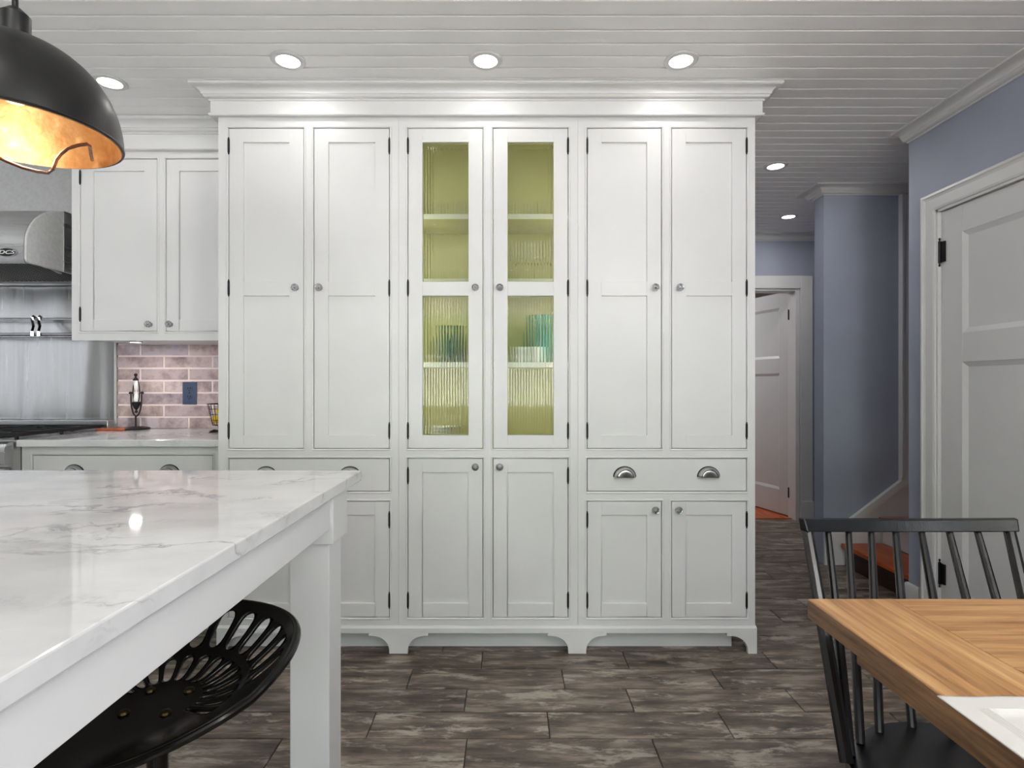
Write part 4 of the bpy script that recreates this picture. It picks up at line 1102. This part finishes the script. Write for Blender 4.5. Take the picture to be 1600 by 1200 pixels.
for k in range(4):
    a = PI/4 + k*PI/2
    MB().tube([(SX+0.02*math.cos(a), SYc+0.02*math.sin(a), 0.46), (SX+0.10*math.cos(a), SYc+0.10*math.sin(a), 0.38), (SX+0.21*math.cos(a), SYc+0.21*math.sin(a), 0.008)], 0.010, 10).build('leg', M['seat'], stl, smooth=True)
MB().tube([(SX+0.165*math.cos(2*PI*i/40), SYc+0.165*math.sin(2*PI*i/40), 0.16) for i in range(40)], 0.007, 8, closed=True).build('foot_ring', M['seat'], stl, smooth=True)

# ================================================================== PENDANT
RZ = EYE+0.55; pcx, pcy, pR = -1.088, 1.245, 0.199
pn = thing('pendant_lamp', (pcx, pcy, RZ), 'large black dome pendant lamp with a copper interior above the island', 'pendant lamp')
op = []
for i in range(17):
    a = PI/2*i/16
    r = pR*math.cos(a)**0.86 if i < 16 else 0.022
    op.append((max(r, 0.022), RZ + 0.205*math.sin(a)**1.0))
out_prof = op
M['shade'] = mat('matt_black_shade', (20,20,22), 0.36, 0.0)
ths = 0.004
MB().lathe(out_prof + [(max(r-ths,0.0215), z-ths*0.6) for r, z in reversed(out_prof)], (pcx,pcy,0), 64, None, True).build('shade', M['shade'], pn, smooth=True)
inn = [(max(r-ths-0.0006,0.02), z-ths*0.6-0.0006) for r, z in out_prof]
MB().lathe([(r-0.0001, z) for r, z in inn] + [(max(r-0.0015,0.0195), z-0.001) for r, z in reversed(inn)], (pcx,pcy,0), 64, None, True).build('copper_lining', M['copper'], pn, smooth=True)
MB().tube([(pcx+(pR-0.0015)*math.cos(2*PI*i/64), pcy+(pR-0.0015)*math.sin(2*PI*i/64), RZ) for i in range(64)], 0.0028, 6, closed=True).build('rim', M['shade'], pn, smooth=True)
MB().lathe([(0.024,RZ+0.195),(0.028,RZ+0.21),(0.028,RZ+0.26),(0.012,RZ+0.275),(0.0,RZ+0.275)], (pcx,pcy,0), 20).build('cap', M['shade'], pn, smooth=True)
MB().tube([(pcx,pcy,RZ+0.27),(pcx,pcy,CZ-0.02)], 0.006, 10).build('stem', M['shade'], pn, smooth=True)
MB().lathe([(0.06,CZ-0.022),(0.06,CZ-0.001)], (pcx,pcy,0), 28).build('canopy', M['shade'], pn, smooth=True)
MB().lathe([(0.016,RZ+0.19),(0.016,RZ+0.155),(0.0,RZ+0.155)], (pcx,pcy,0), 14).build('socket', M['copper'], pn, smooth=True)
MB().lathe([(0.0,RZ+0.065),(0.018,RZ+0.071),(0.03,RZ+0.09),(0.03,RZ+0.11),(0.016,RZ+0.145),(0.014,RZ+0.154),(0,RZ+0.1545)], (pcx,pcy,0), 20).build('bulb', M['lamp2'], pn, smooth=True)
pl_ = bpy.data.lights.new('pendant_bulb', 'POINT'); pl_.energy = 1.0; pl_.color = (1,0.88,0.7); pl_.shadow_soft_size = 0.03
plo = bpy.data.objects.new('pendant_bulb', pl_); COL.objects.link(plo); plo.location = (pcx, pcy, RZ+0.03)
# bent bronze wire guard hanging below the rim
wpts = [(-40,228),(-15,240),(10,252),(35,262),(58,268),(75,270),(83,264),(88,250),(95,241),(106,232),(122,227),(136,225),(140,228),(142,240),(144,250)]
ys = [1.22,1.22,1.22,1.23,1.24,1.25,1.25,1.26,1.27,1.28,1.29,1.30,1.31,1.36,1.41]
MB().tube([(PX(a,y), y, PZ(b,y)) for (a,b), y in zip(wpts, ys)], 0.0038, 10).build('wire_guard', M['rod'], pn, smooth=True)

# ================================================================== DINING TABLE
TZ = 0.760; TX0 = 0.572; TY1 = 1.088; TX1 = 1.62; TY0 = -0.45; TT = 0.036
dt = thing('dining_table', (1.1, 0.4, 0), 'honey oak plank dining table with breadboard ends', 'table')
bbw = 0.160
box('breadboard_end', M['tableY'], dt, TX0+0.0006, TX0+bbw, TY0, TY1, TZ-TT, TZ, 0.002)
box('edge_band', M['tableE'], dt, TX0-0.0012, TX0+0.0004, TY0+0.002, TY1-0.002, TZ-TT+0.001, TZ-0.002)
box('breadboard_end', M['tableY'], dt, TX1-bbw, TX1, TY0, TY1, TZ-TT, TZ, 0.002)
yb = TY1; pw = 0.1345
while yb - pw > TY0-0.05:
    ya = max(yb-pw, TY0)
    box('plank', M['tableX'], dt, TX0+bbw+0.001, TX1-bbw-0.001, ya+0.0008, yb-0.0003, TZ-TT, TZ-0.0004, 0.0012); yb -= pw
box('end_batten', M['tableE'], dt, TX0+0.018, TX0+0.06, TY0+0.1, 0.965, TZ-TT-0.028, TZ-TT-0.0005, 0.002)
box('end_batten', M['tableE'], dt, TX1-0.06, TX1-0.018, TY0+0.1, 0.965, TZ-TT-0.028, TZ-TT-0.0005, 0.002)
for lx in (0.80, 1.32):
    box('side_rail', M['tableY'], dt, lx-0.02, lx+0.02, TY0+0.12, 0.86, TZ-TT-0.09, TZ-TT-0.0005, 0.002)
    for ly in (TY0+0.2, 0.62):
        box('leg', M['tableY'], dt, lx-0.045, lx+0.045, ly-0.045, ly+0.045, 0.001, TZ-TT-0.0905, 0.004)
# placemat
pm = MB(); nx_, ny_ = 30, 24; vs_ = []
mx0, mx1, my0, my1 = 0.560, 1.02, 0.40, 0.742
for j in range(ny_+1):
    for i in range(nx_+1):
        u, v = i/nx_, j/ny_
        x = mx0+(mx1-mx0)*u; y = my0+(my1-my0)*v
        # rounded corner
        cr3 = 0.02
        if u < 0.5 and v > 0.5:
            pass
        z = TZ+0.0012 + 0.0012*(math.sin(9*x+3*y)+1)
        edge = min(x-mx0, mx1-x, y-my0, my1-y)
        z += 0.0045*math.exp(-((edge-0.036)/0.004)**2) - 0.0022*math.exp(-((edge-0.044)/0.003)**2)
        if edge < 0.004: z -= 0.0008
        y += 0.0015*math.sin(40*x) if v > 0.96 else 0
        vs_.append((x, y, z))
fs = [(j*(nx_+1)+i, j*(nx_+1)+i+1, (j+1)*(nx_+1)+i+1, (j+1)*(nx_+1)+i) for j in range(ny_) for i in range(nx_)]
def mat_grid():
    # finer grid near the hem
    us = sorted(set([0,0.004,0.02,0.028,0.032,0.036,0.040,0.044,0.048,0.056] + [0.08+0.04*i for i in range(9)]))
    W, H_ = mx1-mx0, my1-my0
    gx = sorted(set([mx0+u for u in us if u < W/2] + [mx1-u for u in us if u < W/2])); gy = sorted(set([my0+u for u in us if u < H_/2] + [my1-u for u in us if u < H_/2]))
    V = []
    for y in gy:
        for x in gx:
            e = min(x-mx0, mx1-x, y-my0, my1-y)
            z = TZ+0.0030 + 0.0010*math.sin(9*x+5*y) + 0.0040*math.exp(-((e-0.036)/0.005)**2) - 0.0012*math.exp(-((e-0.046)/0.003)**2) - 0.0012*math.exp(-((e-0.027)/0.004)**2)
            yy = y + (0.0012*math.sin(60*x) if e < 0.005 else 0)
            V.append((x, yy, z))
    n = len(gx)
    Fc = [(j*n+i, j*n+i+1, (j+1)*n+i+1, (j+1)*n+i) for j in range(len(gy)-1) for i in range(n-1)]
    return V, Fc
V, Fc = mat_grid()
pmo = MB().add(V, Fc).build('placemat', M['linen'], None, smooth=True)
sd = pmo.modifiers.new('solid', 'SOLIDIFY'); sd.thickness = 0.0015; sd.offset = -1
tag(pmo, 'white linen placemat with a stitched hem at the edge of the oak table', 'placemat')

# ================================================================== SPINDLE CHAIR
chx = 0.96
ch = thing('spindle_chair', (0.93, 1.1, 0), 'black wooden spindle-back chair drawn up to the far side of the oak table', 'chair')
def top_pt(t): return Vector((0.9455+0.240*t, 1.390-0.045*t*t, 0.838+0.012*t*t))
def bot_pt(h): return Vector((0.875+h, 1.232-2.6*h*h, 0.425))
rail = MB(); n = 28; vs_ = []
for i in range(n+1):
    t = -1.06+2.12*i/n; p = top_pt(t)
    d = (top_pt(t+0.01)-top_pt(t-0.01)); d.z = 0; d.normalize(); nn = Vector((-d.y, d.x, 0))
    hh = 0.0145; tt = 0.011
    for (o_, zz) in ((-tt,-hh),(tt,-hh),(tt*0.8,hh),(-tt*0.8,hh)):
        q2 = p + nn*(o_+zz*0.25); vs_.append((q2.x, q2.y, p.z+zz-0.012))
fs = []
for i in range(n):
    for j in range(4): fs.append((i*4+j, i*4+(j+1)%4, (i+1)*4+(j+1)%4, (i+1)*4+j))
fs += [(0,1,2,3), (n*4+3, n*4+2, n*4+1, n*4)]
rail.add(vs_, fs).build('crest_rail', M['chair'], ch, 0.003)
ts = [-1.0, -0.75, -0.51, -0.255, 0.0, 0.255, 0.51, 0.75, 1.0]
bs_ = [-0.212, -0.190, -0.148, -0.083, 0.0, 0.083, 0.148, 0.190, 0.212]
for i, t in enumerate(ts):
    p, q2 = top_pt(t)+Vector((0,0,-0.026)), bot_pt(bs_[i])
    post = i in (0, 8); r0 = 0.0125 if post else 0.0075; r1 = 0.014 if post else 0.0095
    pts = [p + (q2-p)*k/6 for k in range(7)]
    MB().tube(pts, [r0+(r1-r0)*math.sin(PI*min(1,k/6*0.8)) for k in range(7)], 10).build('back_post' if post else 'spindle', M['chair'], ch, smooth=True)
# seat: D-shaped, dished
sv = []; NS = 40; cxs, cys = 0.875, 1.03
def seat_o(a):
    return (cxs + 0.235*math.cos(a)*(1.0-0.06*math.sin(a)), cys + 0.235*math.sin(a)*(0.98 if math.sin(a) > 0 else 0.92))
rings = [(1.0,0.395),(1.0,0.41),(0.97,0.425),(0.85,0.428),(0.6,0.419),(0.3,0.417),(0.0,0.417)]
for (s_, z) in rings:
    for i in range(NS):
        a = 2*PI*i/NS; x, y = seat_o(a); sv.append((cxs+(x-cxs)*s_, cys+(y-cys)*s_, z))
fs = [(k*NS+i, k*NS+(i+1)%NS, (k+1)*NS+(i+1)%NS, (k+1)*NS+i) for k in range(len(rings)-1) for i in range(NS)] + [tuple(reversed(range(NS)))]
MB().add(sv, fs).build('seat', M['chair'], ch, smooth=True)
for sx in (-1, 1):
    for (yy, fy) in ((0.90, -0.06), (1.13, 0.08)):
        MB().tube([(cxs+sx*0.15, yy, 0.396), (cxs+sx*0.19, yy+fy*0.5, 0.2), (cxs+sx*0.22, yy+fy, 0.001)], [0.013,0.017,0.011], 10).build('leg', M['chair'], ch, smooth=True)
    MB().tube([(cxs+sx*0.188, 0.868, 0.2), (cxs+sx*0.188, 1.17, 0.2)], 0.009, 8).build('stretcher', M['chair'], ch, smooth=True)
MB().tube([(cxs-0.188, 1.02, 0.2), (cxs+0.188, 1.02, 0.2)], 0.009, 8).build('stretcher', M['chair'], ch, smooth=True)
for o in bpy.data.objects:
    if '_root' in o: del o['_root']
